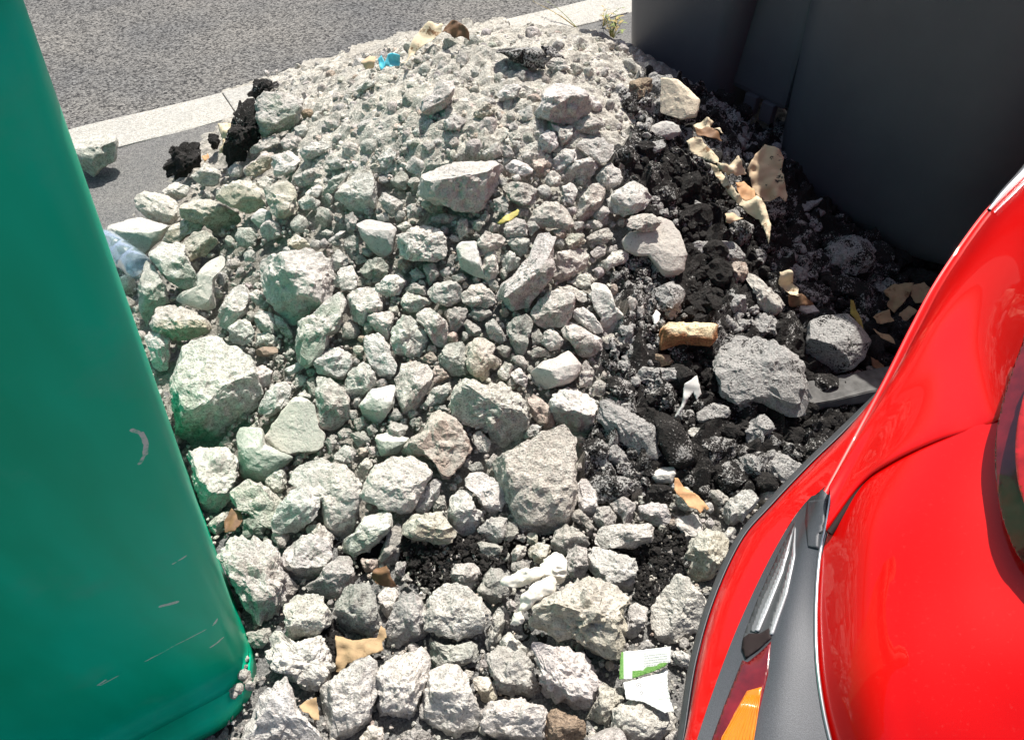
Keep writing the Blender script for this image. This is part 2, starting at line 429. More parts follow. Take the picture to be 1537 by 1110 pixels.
R('c 350,770 400,760 420,800 380,835', 'g'); R('c 480,720 540,690 550,720 500,770', 'w')
R('c 200,820 260,780 300,850 240,870', 'p'); R('c 270,790 340,800 370,850 320,880', 'g')
R('c 400,860 440,830 500,840 470,880', 'w'); R('c 340,720 400,710 410,750 350,780', 'w')
R('c 1170,745 1195,680 1260,640 1340,650 1372,720 1300,758', 'g', 'smooth grey half-disc of concrete beside the cream plaster slab', 'grey half-disc', smoothf=True, thick=.5)
R('s 625,285 637,257 660,242 690,237 740,237 752,252 748,268 737,288 728,308 715,320 685,318 660,307 640,300', 'p', 'largest chunk near the crest, pale on top with pinkish front', 'pinkish-fronted crest chunk', thick=.9, planes=[((-.15, .35, 1), .45), ((.25, -1, .35), .6), ((1, -.5, 0), .8), ((-1, -.3, .2), .8), ((0, 1, .1), .85), ((.7, .7, .2), .85)])
# left flank
R('d 50,60 110,20 200,40 300,90 320,190 260,230 150,200 70,150', 'w', 'ragged pale chunk at the left foot of the heap above the clear bottle', 'ragged chunk above the bottle')
R('d 310,110 380,60 480,70 600,120 690,185 600,250 540,300 470,230 330,190', 'y', 'tapering chunk with khaki lower face pointing to the dark hollow', 'khaki-faced tapering chunk', planes=[((-.1, .3, 1), .5), ((.5, -1, -.1), .45), ((-.4, -1, .2), .7), ((1, .4, .2), .85)])
R('d 200,345 270,230 380,180 460,200 480,270 370,290 320,340', 'y')
R('d 320,340 400,270 470,260 565,325 480,410 380,450 350,400', 'y', 'brownish-grey angular stone resting above the smooth pale slab', 'brownish angular stone')
R('d 105,390 180,345 330,340 370,440 425,540 420,630 330,610 230,550 160,450', 'n', 'long tilted chunk with green-tinged flank lying across the smooth pale slab', 'green-tinged tilted chunk', lift=.05)
R('s 160,338 205,326 255,338 245,360 215,382 165,376', 'n', 'greenish squared block half hidden behind the green container', 'greenish squared block', smoothf=True)
R('d 420,520 540,400 590,450 530,560 530,740 430,730 290,680 320,630 430,640', 's', 'smooth pale slab with a sharp shadow under the green-tinged tilted chunk', 'smooth pale slab', smoothf=True, thick=.6)
R('d 100,450 160,470 240,580 250,690 160,760 90,850 60,640', 'n')
R('d 180,715 240,705 400,750 500,800 515,870 400,910 290,925 130,850 150,790', 'y', 'flat dark-topped stone with tan edge above the green-stained boulder', 'flat tan-edged stone', planes=[((0, .25, 1), .5), ((.1, -1, -.2), .7), ((-1, -.4, .1), .85)], lift=.04)
R('d 110,880 200,850 265,890 260,1010 235,1105 160,1100', 'w')
R('g 85,290 170,120 250,60 400,20 480,90 600,110 660,250 670,370 620,450 560,500 500,580 400,680 330,700 220,680 160,520 110,380', 'n', 'biggest boulder, pale and pitted with a mossy green-stained lower left face', 'green-stained boulder', thick=.85, lift=.02)
R('d 770,470 850,420 980,400 1100,385 1215,410 1240,560 1230,690 1100,770 1020,830 920,790 850,690 820,610 800,520', 'p', 'big craggy chunk with brownish right side midway up the heap', 'craggy mid-heap chunk', thick=.85)
R('d 880,780 920,770 1000,880 990,920 930,880', 'n')
R('d 1035,810 1120,760 1210,690 1230,620 1300,640 1330,760 1290,860 1220,900 1220,990 1100,1100 1030,1040 1025,930', 'n', 'tall grey-green chunk beneath the craggy mid-heap chunk', 'tall grey-green chunk')
R('d 700,590 620,600 560,720 550,830 620,860 720,760 740,650', 'w')
R('d 610,850 700,790 770,850 765,930 700,950 620,930', 'w')
R('d 740,640 780,615 830,650 830,700 780,715 745,680', 'w')
R('d 780,740 870,760 920,850 920,910 800,870 770,800', 'n')
R('d 770,890 840,870 910,910 890,965 790,965', 'w')
R('d 775,985 820,962 900,965 910,1000 840,1020 780,1015', 'b', 'dark brown oval stone near the top of the green-stained boulder', 'brown oval stone', smoothf=True)
R('d 700,400 740,375 780,400 770,445 710,450', 'w')
R('d 740,190 800,130 870,150 875,215 790,245', 'n', 'flat smooth grey-green five-sided flake beside a dark hollow', 'five-sided flake', smoothf=True, thick=.4)
R('d 1040,90 1090,55 1140,80 1130,130 1060,140', 'w'); R('d 1310,180 1350,150 1390,190 1380,260 1330,280', 'g')
R('e 90,140 130,60 220,0 330,10 340,130 340,200 250,240 170,210', 'w', 'pale blocky chunk left of the pinkish-fronted crest chunk', 'pale blocky chunk')
R('e 220,300 280,270 420,300 460,340 440,470 370,510 310,460 250,380', 'g', 'smooth-sided grey chunk tapering downwards below the pale blocky chunk', 'smooth tapering grey chunk', smoothf=True, boxy=2.8)
R('e 150,400 200,370 240,400 240,480 190,525 150,460', 'g')
R('d 1200,330 1290,262 1320,280 1240,335', 'w'); R('d 1150,290 1200,255 1245,280 1190,305', 'w')
R('d 960,340 1010,285 1080,320 1110,365 1020,380', 'y', 'small ochre-stained stone above the craggy mid-heap chunk', 'ochre stone')
R('d 1235,580 1290,490 1350,470 1395,560 1380,630 1290,620', 'w')
R('d 1225,440 1270,370 1330,430 1330,470 1280,510 1230,530', 'g')
R('e 235,590 290,520 370,510 415,560 400,620 300,640', 'd')
R('e 160,750 200,700 330,680 370,760 380,830 290,850 270,920 200,880', 'w')
R('e 280,870 330,840 440,830 440,900 420,1000 380,990 330,940', 'p')
R('g 1310,20 1400,0 1460,80 1480,150 1520,200 1470,270 1400,260 1340,170 1300,90', 'w', 'oblong pale chunk leaning left beside a crystalline-looking rough lump', 'oblong leaning chunk')
R('e 430,970 460,890 520,850 590,900 650,990 610,1090 540,1105 450,1080', 'w', 'rough knobbly light grey lump in the middle of the slope', 'knobbly mid-slope lump', rough=1.8)
R('e 570,850 640,810 700,830 780,910 780,1000 740,1050 680,1020 640,940', 'p')
R('e 340,680 410,610 480,600 515,650 480,730 400,745 350,715', 'w')
R('e 485,780 520,710 610,740 680,760 600,830 530,835', 'w'); R('e 500,700 560,660 640,690 640,740 560,730', 'd')
R('e 640,720 690,660 780,640 850,680 850,760 770,800 690,775', 'g')
R('e 840,750 910,670 970,655 1040,720 1065,780 1000,810 900,800', 'p')
R('e 890,850 940,810 1020,815 1035,850 960,890', 'd')
R('e 460,380 560,330 620,305 740,350 765,420 770,510 690,540 560,530 490,510 470,440', 'w', 'broad five-cornered grey chunk below the pinkish-fronted crest chunk', 'five-cornered chunk', thick=.85)
R('e 600,180 650,150 770,230 700,250 640,220', 'y')
R('e 350,140 380,110 440,140 500,180 490,230 430,260 380,210', 'w')
R('e 820,450 850,415 940,410 960,490 1000,640 930,620 850,570', 'n', 'sage-green sided chunk pressed against a pinkish lump', 'sage-green chunk', smoothf=True)
R('e 930,430 1000,350 1110,380 1110,420 1020,470 960,490', 'p', lift=.02); R('e 1000,470 1060,470 1075,600 1010,665 950,600', 'p')
R('e 1085,510 1140,465 1200,510 1200,560 1110,600', 'w')
R('e 1050,710 1130,640 1200,570 1260,490 1290,410 1300,360 1380,330 1410,400 1400,500 1415,590 1370,660 1320,720 1250,800 1150,815 1090,770', 'p', 'longest white chunk, slanting like a bone across the middle of the heap', 'long slanting chunk', lift=.03)
R('e 1120,400 1180,365 1260,400 1250,470 1200,500 1150,450', 'w'); R('e 1100,320 1180,265 1245,300 1250,370 1120,390', 'g')
R('e 520,200 570,180 620,220 600,260 530,270', 'g'); R('e 660,270 740,240 835,255 800,300 690,300', 'd')
R('e 830,280 880,265 895,350 850,390 825,350', 'g'); R('e 540,600 580,565 640,620 570,640', 'g'); R('e 615,550 690,540 715,610 660,680 635,610', 'd')
R('e 720,590 780,560 780,610 740,620', 'd'); R('e 780,480 810,490 800,560 760,570', 'd'); R('e 790,620 850,600 880,640 820,660', 'd')
R('e 740,820 860,800 890,830 860,900 800,980 770,880', 'd'); R('e 870,870 960,920 970,970 880,980', 'd')
R('e 340,255 400,230 420,280 360,300', 'w'); R('e 460,320 520,290 560,320 500,350', 'w'); R('e 1010,650 1060,640 1080,690 1030,710', 'd')
R('f 440,560 450,480 540,470 620,440 660,500 640,560 560,620 500,655 450,640', 'p', 'white lump with pinkish right flank touching the long slanting chunk', 'pink-flanked lump')
R('f 515,400 550,360 620,370 640,410 590,440 570,490 540,450', 'y', 'small cream crumbly stone on top of the pink-flanked lump', 'cream crumbly stone', lift=.03)
R('f 305,840 370,750 440,700 540,700 570,760 550,850 520,920 420,935 340,910', 'p', 'rounded pale chunk under the end of the long slanting chunk', 'rounded pale chunk', thick=.9)
R('f 545,660 590,610 660,605 690,640 650,700 600,690', 'w'); R('f 460,680 540,670 640,720 640,770 600,790 560,720', 'w')
R('f 655,740 680,670 730,650 790,700 800,780 850,830 885,870 840,930 790,960 730,960 730,870 690,820', 'w', 'knuckle-shaped pale chunk on the edge of the black charred area', 'knuckle-shaped chunk')
R('f 550,840 610,800 680,850 740,940 730,970 660,950 590,890', 'w'); R('f 485,960 540,880 600,910 650,950 720,990 735,1050 680,1095 600,1100 550,1020', 'p')
R('f 155,930 210,870 280,850 320,890 300,980 270,1090 230,1100 190,1020', 'd'); R('f 30,910 80,870 130,930 165,1010 120,1020 60,990', 'g')
R('f 310,960 350,930 375,970 370,1020 320,1030', 'd'); R('f 370,1020 390,950 440,930 500,1000 490,1050 420,1065', 'g'); R('f 285,1090 340,1040 400,1060 420,1090 340,1105', 'd')
R('f 740,990 800,960 820,1010 770,1060 730,1040', 'g'); R('f 820,990 850,980 865,1050 840,1085', 'g')
R('f 765,150 830,100 920,50 1000,100 1030,170 960,230 880,260 790,240', 'w', 'bright white rounded chunk at the top edge of the black charred area', 'bright white chunk', lift=.03)
R('f 860,410 900,350 1040,340 1060,260 1150,290 1200,360 1240,480 1220,590 1110,625 1060,560 1010,500 930,500 870,460', 's', 'flat smooth plaster slab, half shaded, resting on the black charred debris', 'half-shaded plaster slab', smoothf=True, thick=.32, lift=.05, boxy=4, planes=[((.15, -.5, 1), .5), ((0, -1, -.4), .8)])
R('f 885,290 930,250 1020,235 1090,290 1080,330 980,350 890,330', 'g', 'flat grey pebble lying on the half-shaded plaster slab', 'flat grey pebble', lift=.09, thick=.5)
R('f 690,550 760,520 800,470 850,460 910,490 870,540 800,560 760,600 720,580', 'w'); R('f 660,480 720,430 760,440 750,490 690,515', 'g')
R('f 640,380 700,350 780,320 805,370 760,420 660,440', 'g'); R('f 680,250 740,190 780,230 770,300 710,310', 'g'); R('f 640,290 700,280 740,320 690,350', 'g')
R('f 580,250 600,160 680,60 740,80 760,130 720,200 680,250 640,280 590,290', 'p'); R('f 285,290 330,220 390,170 470,170 520,210 570,290 530,340 470,330 360,320', 'p')
R('f 440,340 500,330 515,380 470,420', 'r'); R('f 130,80 200,50 300,60 340,100 330,180 270,200 190,170', 'g'); R('f 190,20 230,5 250,35 215,55', 'w', lift=.03)
R('f 80,160 140,130 180,180 160,240 100,230', 'd'); R('f 490,90 560,50 590,100 560,190 510,170', 'w'); R('f 390,20 450,0 490,40 460,80 410,80', 'p')
R('f 770,440 820,430 830,470 780,480', 'g'); R('f 220,210 290,210 290,250 240,260', 'd'); R('f 290,290 330,280 360,330 310,370 290,340', 'g')
# middle and lower left
R('g 665,480 740,320 830,290 870,330 850,430 760,490 680,510', 'w', 'white oblong chunk leaning on the triangular cut slab', 'oblong chunk on the cut slab')
R('g 705,630 860,400 900,380 1010,430 1040,570 1080,600 1060,680 1000,720 850,735 780,700', 's', 'triangular smooth slab with a straight groove across it', 'triangular cut slab', smoothf=True, thick=.5, boxy=3.5, planes=[((.1, -.75, 1), .45), ((-.5, .6, 1), .7), ((0, -1, -.5), .8)])
R('g 540,620 560,570 700,570 720,660 840,720 900,740 830,800 700,890 580,880 550,760', 'n', 'smooth green-painted concrete block in the shade of the triangular cut slab', 'green-painted block', smoothf=True, stain=1.0)
R('g 1020,270 1100,270 1180,330 1230,420 1210,520 1100,590 1030,550 1020,400', 'p', 'upright oblong chunk with pinkish edge right of the triangular cut slab', 'upright oblong chunk')
R('g 1190,310 1230,220 1310,170 1370,230 1380,310 1300,370 1210,390', 'w'); R('g 1000,140 1060,110 1140,85 1230,120 1235,200 1170,280 1080,250 1030,240', 'w')
R('g 1280,430 1350,340 1490,310 1485,430 1440,500 1380,550 1300,490', 'n', 'smooth grey-green wedge pointing down in mid-slope', 'grey-green wedge', smoothf=True)
R('g 820,220 920,170 960,200 870,250', 'w'); R('g 710,880 760,790 830,830 835,930 780,970 720,930', 'w'); R('g 640,210 700,190 750,230 740,310 670,330', 'w')
R('g 960,290 1000,260 1020,320 1010,390 970,370', 'd'); R('g 910,370 960,335 990,380 950,420', 'w')
R('g 235,710 420,690 540,740 550,860 500,1000 400,1100 340,1090 280,900', 'p', 'grey chunk wedged between the green container and the green-painted block', 'wedged grey chunk')
R('i 520,110 600,0 700,-40 880,0 980,100 960,240 920,380 850,430 750,360 720,200 600,120', 's', 'broad pale slab with a smooth upper face and torn lower edge', 'broad pale slab', thick=.5, planes=[((-.1, -.25, 1), .5), ((.3, -1, .1), .8)])
R('i 440,350 480,240 560,140 640,120 730,200 700,300 590,385 460,392', 'w', 'white knobbly chunk in front of the broad pale slab', 'white knobbly chunk', lift=.03)
R('i 175,170 280,85 360,95 495,240 480,370 380,355 300,290 210,235', 'n', 'chunk with green and orange paint traces at its left end', 'paint-marked chunk', lift=.02)
R('g 1065,650 1110,610 1145,650 1110,720', 'd'); R('g 1215,600 1300,590 1350,650 1270,690', 'd'); R('g 1120,740 1190,670 1260,700 1240,760 1190,800', 'g')
R('g 1320,570 1360,540 1390,590 1340,620', 'd'); R('g 1150,600 1200,550 1230,590 1180,650', 'd'); R('g 1240,520 1300,500 1320,550 1270,590', 'd')
R('h 235,590 270,530 370,560 340,620 250,630', 'g'); R('h 170,620 240,600 380,630 310,720 210,740', 'n', smoothf=True)
R('h 285,290 330,190 440,170 510,210 510,290 460,390 400,500 340,470 300,380', 'p', 'kite-shaped pinkish-grey chunk in mid-slope', 'kite-shaped chunk')
R('h 465,430 520,330 620,295 630,350 580,420 520,445', 'w')
R('h 620,440 650,340 710,270 840,310 930,300 1060,380 1080,470 1100,540 1050,620 980,720 900,700 850,600 700,540 640,500', 'w', 'large layered pale chunk with flaking top in the centre of the heap', 'layered pale chunk', thick=.85, rough=1.5)
R('h 310,720 400,620 470,590 490,500 530,470 660,520 740,650 750,690 700,770 620,870 570,870 520,770 470,740', 'r', 'shark-fin shaped chunk with a brown-pink stained face', 'brown-stained fin chunk', lift=.02, planes=[((.2, -.6, .8), .55), ((-.6, .5, 1), .6), ((-.6, -.8, .1), .7), ((1, .2, .3), .8)])
R('s 738,702 755,682 812,652 848,640 862,655 865,690 862,720 867,732 862,755 852,782 840,795 812,800 785,795 772,782 760,745', 's', 'large cream slab with a step across it below the layered pale chunk', 'cream stepped slab', thick=.5, planes=[((.1, -.3, 1), .5), ((-.9, -.4, .25), .75), ((.1, -1, .0), .85)], lift=.02)
R('h 700,880 740,845 830,840 960,930 950,1030 900,1100 820,1060 770,960', 'w', 'pale pointed chunk left of the cream stepped slab', 'pale pointed chunk')
R('h 75,1000 110,900 170,800 270,750 400,750 490,800 515,850 470,920 430,1000 400,1060 330,1080 230,1060 170,1020', 'w', 'flat bright white slab beneath the brown-stained fin chunk', 'flat white slab', lift=.04, thick=.5, planes=[((0, -.15, 1), .5), ((-.5, -1, 0), .85)])
R('h 430,1000 470,920 540,870 570,890 550,980 490,1075 410,1070', 'w')
R('h 1110,230 1180,170 1260,150 1330,105 1410,190 1390,270 1310,310 1200,335 1130,300', 'g', 'bean-shaped grey chunk beside the black charred area', 'bean-shaped chunk', smoothf=True, thick=.9)
R('h 1210,410 1290,330 1390,340 1500,400 1510,460 1440,590 1370,600 1260,530', 'p', 'rounded grey chunk above the cream stepped slab at the charred edge', 'rounded chunk at charred edge', thick=.9)
R('h 1080,390 1140,370 1230,450 1250,560 1200,585 1130,520', 'r', 'purplish-pink oblong stone between the layered chunk and the charred edge', 'purplish stone')
R('h 1060,620 1120,540 1180,560 1140,630 1080,640', 'w'); R('h 750,620 800,580 870,650 850,720 780,700', 'g'); R('h 545,150 600,70 700,50 730,230 650,260 580,210', 'g')
R('h 720,60 800,25 890,70 880,130 940,170 900,210 860,210 840,290 760,270 720,180', 'y'); R('h 905,240 950,170 1000,190 990,280 930,280', 'w')
R('h 985,240 1040,205 1090,270 1080,330 1010,290', 'w'); R('h 985,150 1040,130 1090,180 1070,220', 'g'); R('h 1400,260 1430,150 1490,230 1470,320 1390,320', 'g')
R('m 275,390 320,355 365,390 350,450 290,450', 'g'); R('h 440,150 510,110 545,150 520,190', 'r'); R('h 520,210 560,190 620,260 530,310', 'r')
R('h 835,790 880,725 915,740 860,820', 'g'); R('h 725,800 800,770 830,820 770,840', 'd'); R('h 50,840 120,740 160,790 100,890', 'w'); R('h 900,90 940,65 960,100 930,130', 'd')
R('h 640,880 670,850 700,880 670,905', 'd'); R('h 405,530 440,500 475,520 440,570', 'g'); R('h 520,440 600,425 615,460 560,480', 'd'); R('h 250,500 300,450 345,500 290,530', 'd')
R('j 285,310 310,180 360,150 420,160 460,250 510,290 440,400 370,420 330,370', 'w', 'white-topped chunk with three visible broken faces above the black gravel', 'three-faced chunk', planes=[((-.1, .35, 1), .5), ((.1, -1, .3), .5), ((1, -.6, .3), .6), ((-1, -.3, .2), .75)])
R('j 10,360 100,290 240,280 330,380 345,430 270,470 130,450 40,420', 'y', 'long low stone with tan lower edge overhanging the black gravel', 'long low stone', lift=.03)
R('j 460,380 540,310 640,310 650,400 590,470 530,450', 'g'); R('j 460,450 530,460 630,480 600,530 520,565', 'd'); R('j 670,520 710,470 760,480 755,530 680,585', 'g')
R('j 770,500 820,460 900,470 905,530 840,580 780,550', 'y'); R('j 760,400 830,400 820,460 770,470', 'y'); R('j 650,330 700,340 715,390 640,470 625,460', 'd'); R('j 690,430 710,395 770,400 750,460', 'd')
R('j 910,490 930,400 1000,350 1080,380 1140,440 1130,490 1000,520 980,545', 'g'); R('j 1000,550 1040,480 1120,490 1130,600 1110,670 1030,665 1000,600', 'g', 'steely grey pointed stone right of the crumpled white rag', 'pointed stone by the rag', lift=.03)
R('j 1170,460 1210,380 1300,355 1500,345 1540,380 1510,460 1440,490 1280,500', 'w', 'log-shaped white chunk lying across a squarish chunk', 'log-shaped chunk', lift=.03)
R('j 1130,560 1170,490 1270,510 1420,560 1430,640 1400,750 1290,740 1180,670 1130,600', 'w', 'squarish light grey chunk under the log-shaped chunk', 'squarish chunk', boxy=3.2, planes=[((0, .2, 1), .5), ((.3, -1, .2), .7), ((1, -.1, .1), .8), ((-1, -.5, .1), .8)])
R('j 1070,200 1070,90 1120,70 1180,160 1190,290 1130,310 1080,270', 'w'); R('j 1260,230 1340,175 1420,230 1400,340 1340,340 1300,280', 'w'); R('j 1160,310 1190,240 1260,240 1310,310 1290,340 1200,370', 'g')
R('j 1110,330 1150,320 1160,400 1130,440', 'd'); R('j 1010,280 1070,260 1140,310 1130,360 1050,330', 'd')
R('n 510,430 640,390 740,410 770,500 740,560 650,580 570,520', 'w', 'small dazzling white lump above the log-shaped chunk', 'dazzling white lump')
R('n 1080,300 1130,285 1240,350 1200,410 1130,410', 'g'); R('n 1190,470 1220,390 1390,280 1480,350 1430,430 1330,570 1240,570', 'w', 'pale chunk tucked under the edge of the red car beside the fawn leaf', 'pale chunk by the car edge')
R('n 810,560 850,510 990,490 1040,610 990,660 910,750 860,640', 'w'); R('n 900,850 960,690 1060,620 1200,650 1260,700 1220,830 1150,930 1080,1050 1000,1060 920,980', 'y', 'rounded boulder with shaded brownish flank next to the car bumper', 'boulder next to the bumper', thick=.9)
R('n 1180,650 1240,590 1310,580 1280,680 1230,690', 'w'); R('n 1050,560 1090,500 1130,560 1090,610', 'w'); R('n 620,180 680,120 800,110 820,160 790,230 680,250', 'w', smoothf=True); R('n 205,115 245,85 280,120 240,150', 'w'); R('n 450,70 490,60 580,160 540,200 500,170', 'g')
# foreground
R('l 1180,350 1280,220 1380,100 1430,170 1540,300 1500,450 1430,480 1270,540 1220,490', 'w', 'star-pointed white chunk beside the car bumper', 'star-pointed chunk', thick=.6)
R('l 1030,490 1060,310 1110,300 1170,320 1160,430 1090,500', 'g'); R('l 1120,540 1160,505 1210,540 1190,570 1130,565', 'w'); R('l 1320,600 1360,560 1430,610 1420,680 1350,660', 'w')
R('l 450,400 500,290 600,230 800,150 900,170 1040,240 1030,450 990,600 960,665 880,620 760,510 640,510 500,450', 'y', 'massive craggy slab with a smooth back near the bottom, right of centre', 'massive craggy slab', lift=.06, thick=.6, rough=1.7, planes=[((.2, .35, 1), .5), ((-.35, -1, .5), .6), ((0, -1, -.6), .7)])
R('l 450,460 560,510 700,570 800,610 860,720 880,800 830,930 780,990 660,930 560,890 500,640', 'w', 'craggy chunk directly beneath the massive craggy slab', 'craggy lower chunk', rough=1.7)
R('l 190,620 260,555 400,570 480,650 500,760 540,830 520,880 400,850 280,830 230,700', 'g', 'grey hexagonal-looking chunk left of the craggy lower chunk', 'hexagonal grey chunk', rough=1.4)
R('l 285,500 340,470 470,570 440,620 360,570 290,560', 'w')
R('l 150,960 250,880 450,870 560,890 565,1000 520,1130 300,1140 190,1050', 'w', 'white cream-tinged chunk on the bottom edge below the hexagonal grey chunk', 'cream-tinged bottom chunk')
R('l 950,1050 960,920 1060,870 1200,880 1350,990 1320,1080 1200,1130 1010,1110', 'w', 'white coarse chunk just below the green and white leaflet', 'coarse chunk below the leaflet')
R('l 800,1000 900,760 1000,750 1030,860 950,930 940,1030', 's'); R('l 550,950 620,920 780,990 800,1080 700,1140 560,1140', 'b', 'dark olive-grey stone on the bottom edge under the craggy lower chunk', 'dark bottom stone')
R('j 130,890 200,760 290,710 380,720 480,790 550,880 500,980 420,1030 340,1055 250,1020 140,970', 'w', 'fan-shaped bright white plate with a black notch', 'fan-shaped white plate', thick=.55, planes=[((0, -.1, 1), .5), ((0, -1, -.3), .8)], lift=.03)
R('s 625,1083 645,1013 670,1005 692,1006 710,1033 724,1068 718,1095 690,1106 655,1100', 'w', 'flat-topped four-sided white chunk on the bottom edge', 'four-sided bottom chunk', thick=.7)
R('k 545,830 640,740 800,620 870,620 920,680 910,830 870,920 870,990 800,1100 660,1100 570,960', 'w', 'big pear-shaped white chunk at the bottom beside a pale upright chunk', 'pear-shaped chunk')
R('k 910,680 1020,620 1200,570 1220,640 1200,780 1140,900 1120,1010 1060,1060 960,1010 880,980 920,850', 'w', 'upright white chunk standing between the pear-shaped and four-sided chunks', 'upright bottom chunk')
R('k 55,1160 150,960 230,800 300,755 380,780 430,920 500,980 560,1060 590,1160', 'w', 'grooved pale slab leaning on the foot of the green container', 'grooved pale slab', thick=.55)
R('k 250,650 260,500 320,440 400,530 560,490 590,580 650,650 600,780 540,835 430,800 370,750 260,710', 'w', 'lumpy bluish-grey chunk by the bottom corner of the green container', 'lumpy corner chunk', rough=1.7)
R('k 350,300 420,255 540,250 610,310 625,410 540,480 450,500 360,530 345,420', 'w', 'box-shaped chunk with bright top and shaded front near the container corner', 'box-shaped chunk', boxy=3.4, lift=.03, planes=[((-.05, .3, 1), .42), ((-.05, -1, .15), .6), ((1, -.2, .1), .8), ((-1, -.2, .1), .85)])
R('k 650,300 710,210 800,165 880,200 910,270 930,370 900,470 760,500 660,460', 'd', 'steel-grey domed stone sitting on the large tan leaf', 'domed grey stone', thick=.9, lift=.02)
R('k 910,240 960,195 1020,210 1030,270 990,340 960,400 920,300', 'w'); R('k 960,420 1000,330 1040,230 1100,200 1180,270 1200,380 1210,480 1080,550 960,540', 'g', 'brownish-grey cone-shaped chunk right of the domed grey stone', 'cone-shaped chunk')
R('k 460,190 560,130 600,60 690,5 770,50 760,130 710,220 640,270 560,250', 'g', 'grey chunk with bright crest above the box-shaped chunk', 'bright-crested chunk')
R('i 115,520 200,420 330,460 470,500 490,620 550,720 540,830 480,900 330,970 280,940 230,870 180,720 130,600', 'p', 'big white ragged chunk leaning against the lower part of the green container', 'ragged chunk at the container', thick=.85, rough=1.5)
R('i 490,580 520,500 640,400 740,430 800,520 790,600 700,670 620,690 540,680 490,630', 'p', 'pale chunk with pinkish front below the white knobbly chunk', 'pale chunk with pinkish front'); R('i 620,370 720,340 800,420 790,500 700,450', 'p')
R('i 850,450 930,400 980,310 1180,270 1170,310 1120,410 1030,490 920,540 860,530', 'n', 'spindle-shaped white chunk under the flat white slab', 'spindle chunk', lift=.02)
R('i 1070,560 1130,400 1190,345 1215,390 1200,520 1170,600 1090,590', 'd'); R('i 960,550 1070,560 1060,620 990,640', 'r'); R('i 1390,180 1470,170 1480,270 1400,270', 'd')
R('i 260,320 350,290 395,380 340,450 265,410', 'n', 'small green-painted lump under the paint-marked chunk', 'green-painted lump', stain=1.0); R('i 280,990 430,970 420,1040 360,1100 290,1050', 'g')
R('j 300,660 330,590 430,590 490,630 440,750 380,720 310,700', 'g', 'rounded grey stone on top of the fan-shaped white plate', 'stone above the fan plate'); R('j 470,740 540,620 650,640 680,750 550,840 480,790', 'd', 'angular dark grey stone between the black gravel and the rag', 'angular grey stone')
R('j 510,1050 560,920 560,850 620,850 630,940 600,1060 540,1100', 'g'); R('k 1220,510 1290,530 1370,540 1490,520 1510,610 1430,670 1290,690 1230,660', 'g', 'bow-tie shaped grey stone under the fan-shaped white plate', 'bow-tie stone')
R('l 110,740 220,740 270,860 180,890', 'y'); R('j 640,860 600,840 650,870 660,960 630,990', 'd'); R('i 1170,640 1180,580 1240,570 1230,640 1190,680', 'g'); R('i 1205,690 1240,640 1280,690', 'g'); R('i 1300,780 1330,750 1360,760 1350,800 1310,800', 'w')
R('l 440,600 480,550 520,600 470,630', 'd'); R('k 800,1100 860,1020 940,1030 950,1140 830,1150', 'y'); R('k 1040,1090 1120,1040 1230,1080 1220,1140 1050,1150', 'd'); R('j 670,580 740,565 790,600 680,640', 'd'); R('l 840,1110 900,1085 980,1120 900,1150', 'w')
# burnt side
R('m 300,600 340,460 420,500 520,560 650,640 680,830 600,870 480,750 360,660', 'a', 'long ash-grey crusted slab with black cracks along the charred edge', 'crusted ash slab', mat='char', name='ash_crusted_slab', thick=.5)
R('m 350,830 400,720 500,830 480,880 370,870', 'a', mat='char', name='ash_crusted_slab', label='small ash-grey crusted piece below the long crusted ash slab')
R('m 660,590 710,550 820,640 880,750 920,850 850,900 740,870 670,720', 'k', 'black pointed shard standing up in the charred debris', 'black pointed shard', mat='char', name='charred_shard', smoothf=True, thick=.5, lift=.04)
R('m 900,740 1000,700 1130,720 1130,820 1050,870 960,900 900,830', 'q', 'charred lump with ash-grey top right of the black pointed shard', 'ash-topped lump', mat='char', name='charred_lump')
R('m 840,670 880,645 940,650 960,700 890,730', 'w')
R('s 1073,545 1097,512 1130,505 1165,515 1198,540 1205,575 1210,610 1195,632 1180,620 1130,600 1103,608 1075,590', 'a', 'largest ash-grey crusted slab, fan shaped, near the edge of the car', 'fan-shaped ash slab', mat='char', name='ash_crusted_slab', thick=.5, lift=.02)
R('m 1120,450 1200,440 1260,510 1190,590 1150,560', 'd'); R('m 1190,660 1240,600 1310,560 1380,650 1300,720 1280,800 1210,760', 'a', 'ash-grey cracked lump below the fan-shaped ash slab', 'cracked ash lump', mat='char', name='ash_crusted_slab')
R('m 900,560 980,500 1080,510 1100,590 1000,600 900,620', 'a', 'flat ashy flake between the white splinter and the fan-shaped ash slab', 'flat ashy flake', mat='char', name='ash_crusted_slab')
R('n 120,200 200,160 400,190 560,240 540,340 450,330 330,380 190,400', 'q', 'crumbly grey-black clod right of the cream stepped slab', 'crumbly clod', mat='char', name='charred_lump'); R('n 590,310 640,250 780,260 790,380 640,390', 'k', 'dark brown-black lump under the small smooth white stone near the fawn leaf', 'dark lump by the fawn leaf', mat='char', name='charred_lump')
R('p 590,720 620,610 700,580 850,570 930,650 990,730 950,830 880,890 770,920 650,870 590,790', 'q', 'round soot-smeared white stone half in the bin shadow', 'soot-smeared stone', mat='char', name='sooty_stone', thick=.95, smoothf=True, ash=.62)
R('p 700,190 780,110 870,85 980,120 1015,200 1000,290 900,330 770,310 715,250', 'q', 'pale-topped earthy lump under the bottom edge of the large black bin', 'earthy lump under the bin', mat='char', name='sooty_stone', ash=.55)
R('p 545,540 560,500 650,510 690,560 620,590', 'w', smoothf=True); R('p 240,340 280,310 400,430 470,490 460,560 380,590 300,500', 's', 'leaning pale concrete splinter in the charred debris below the torn cardboard', 'leaning splinter')
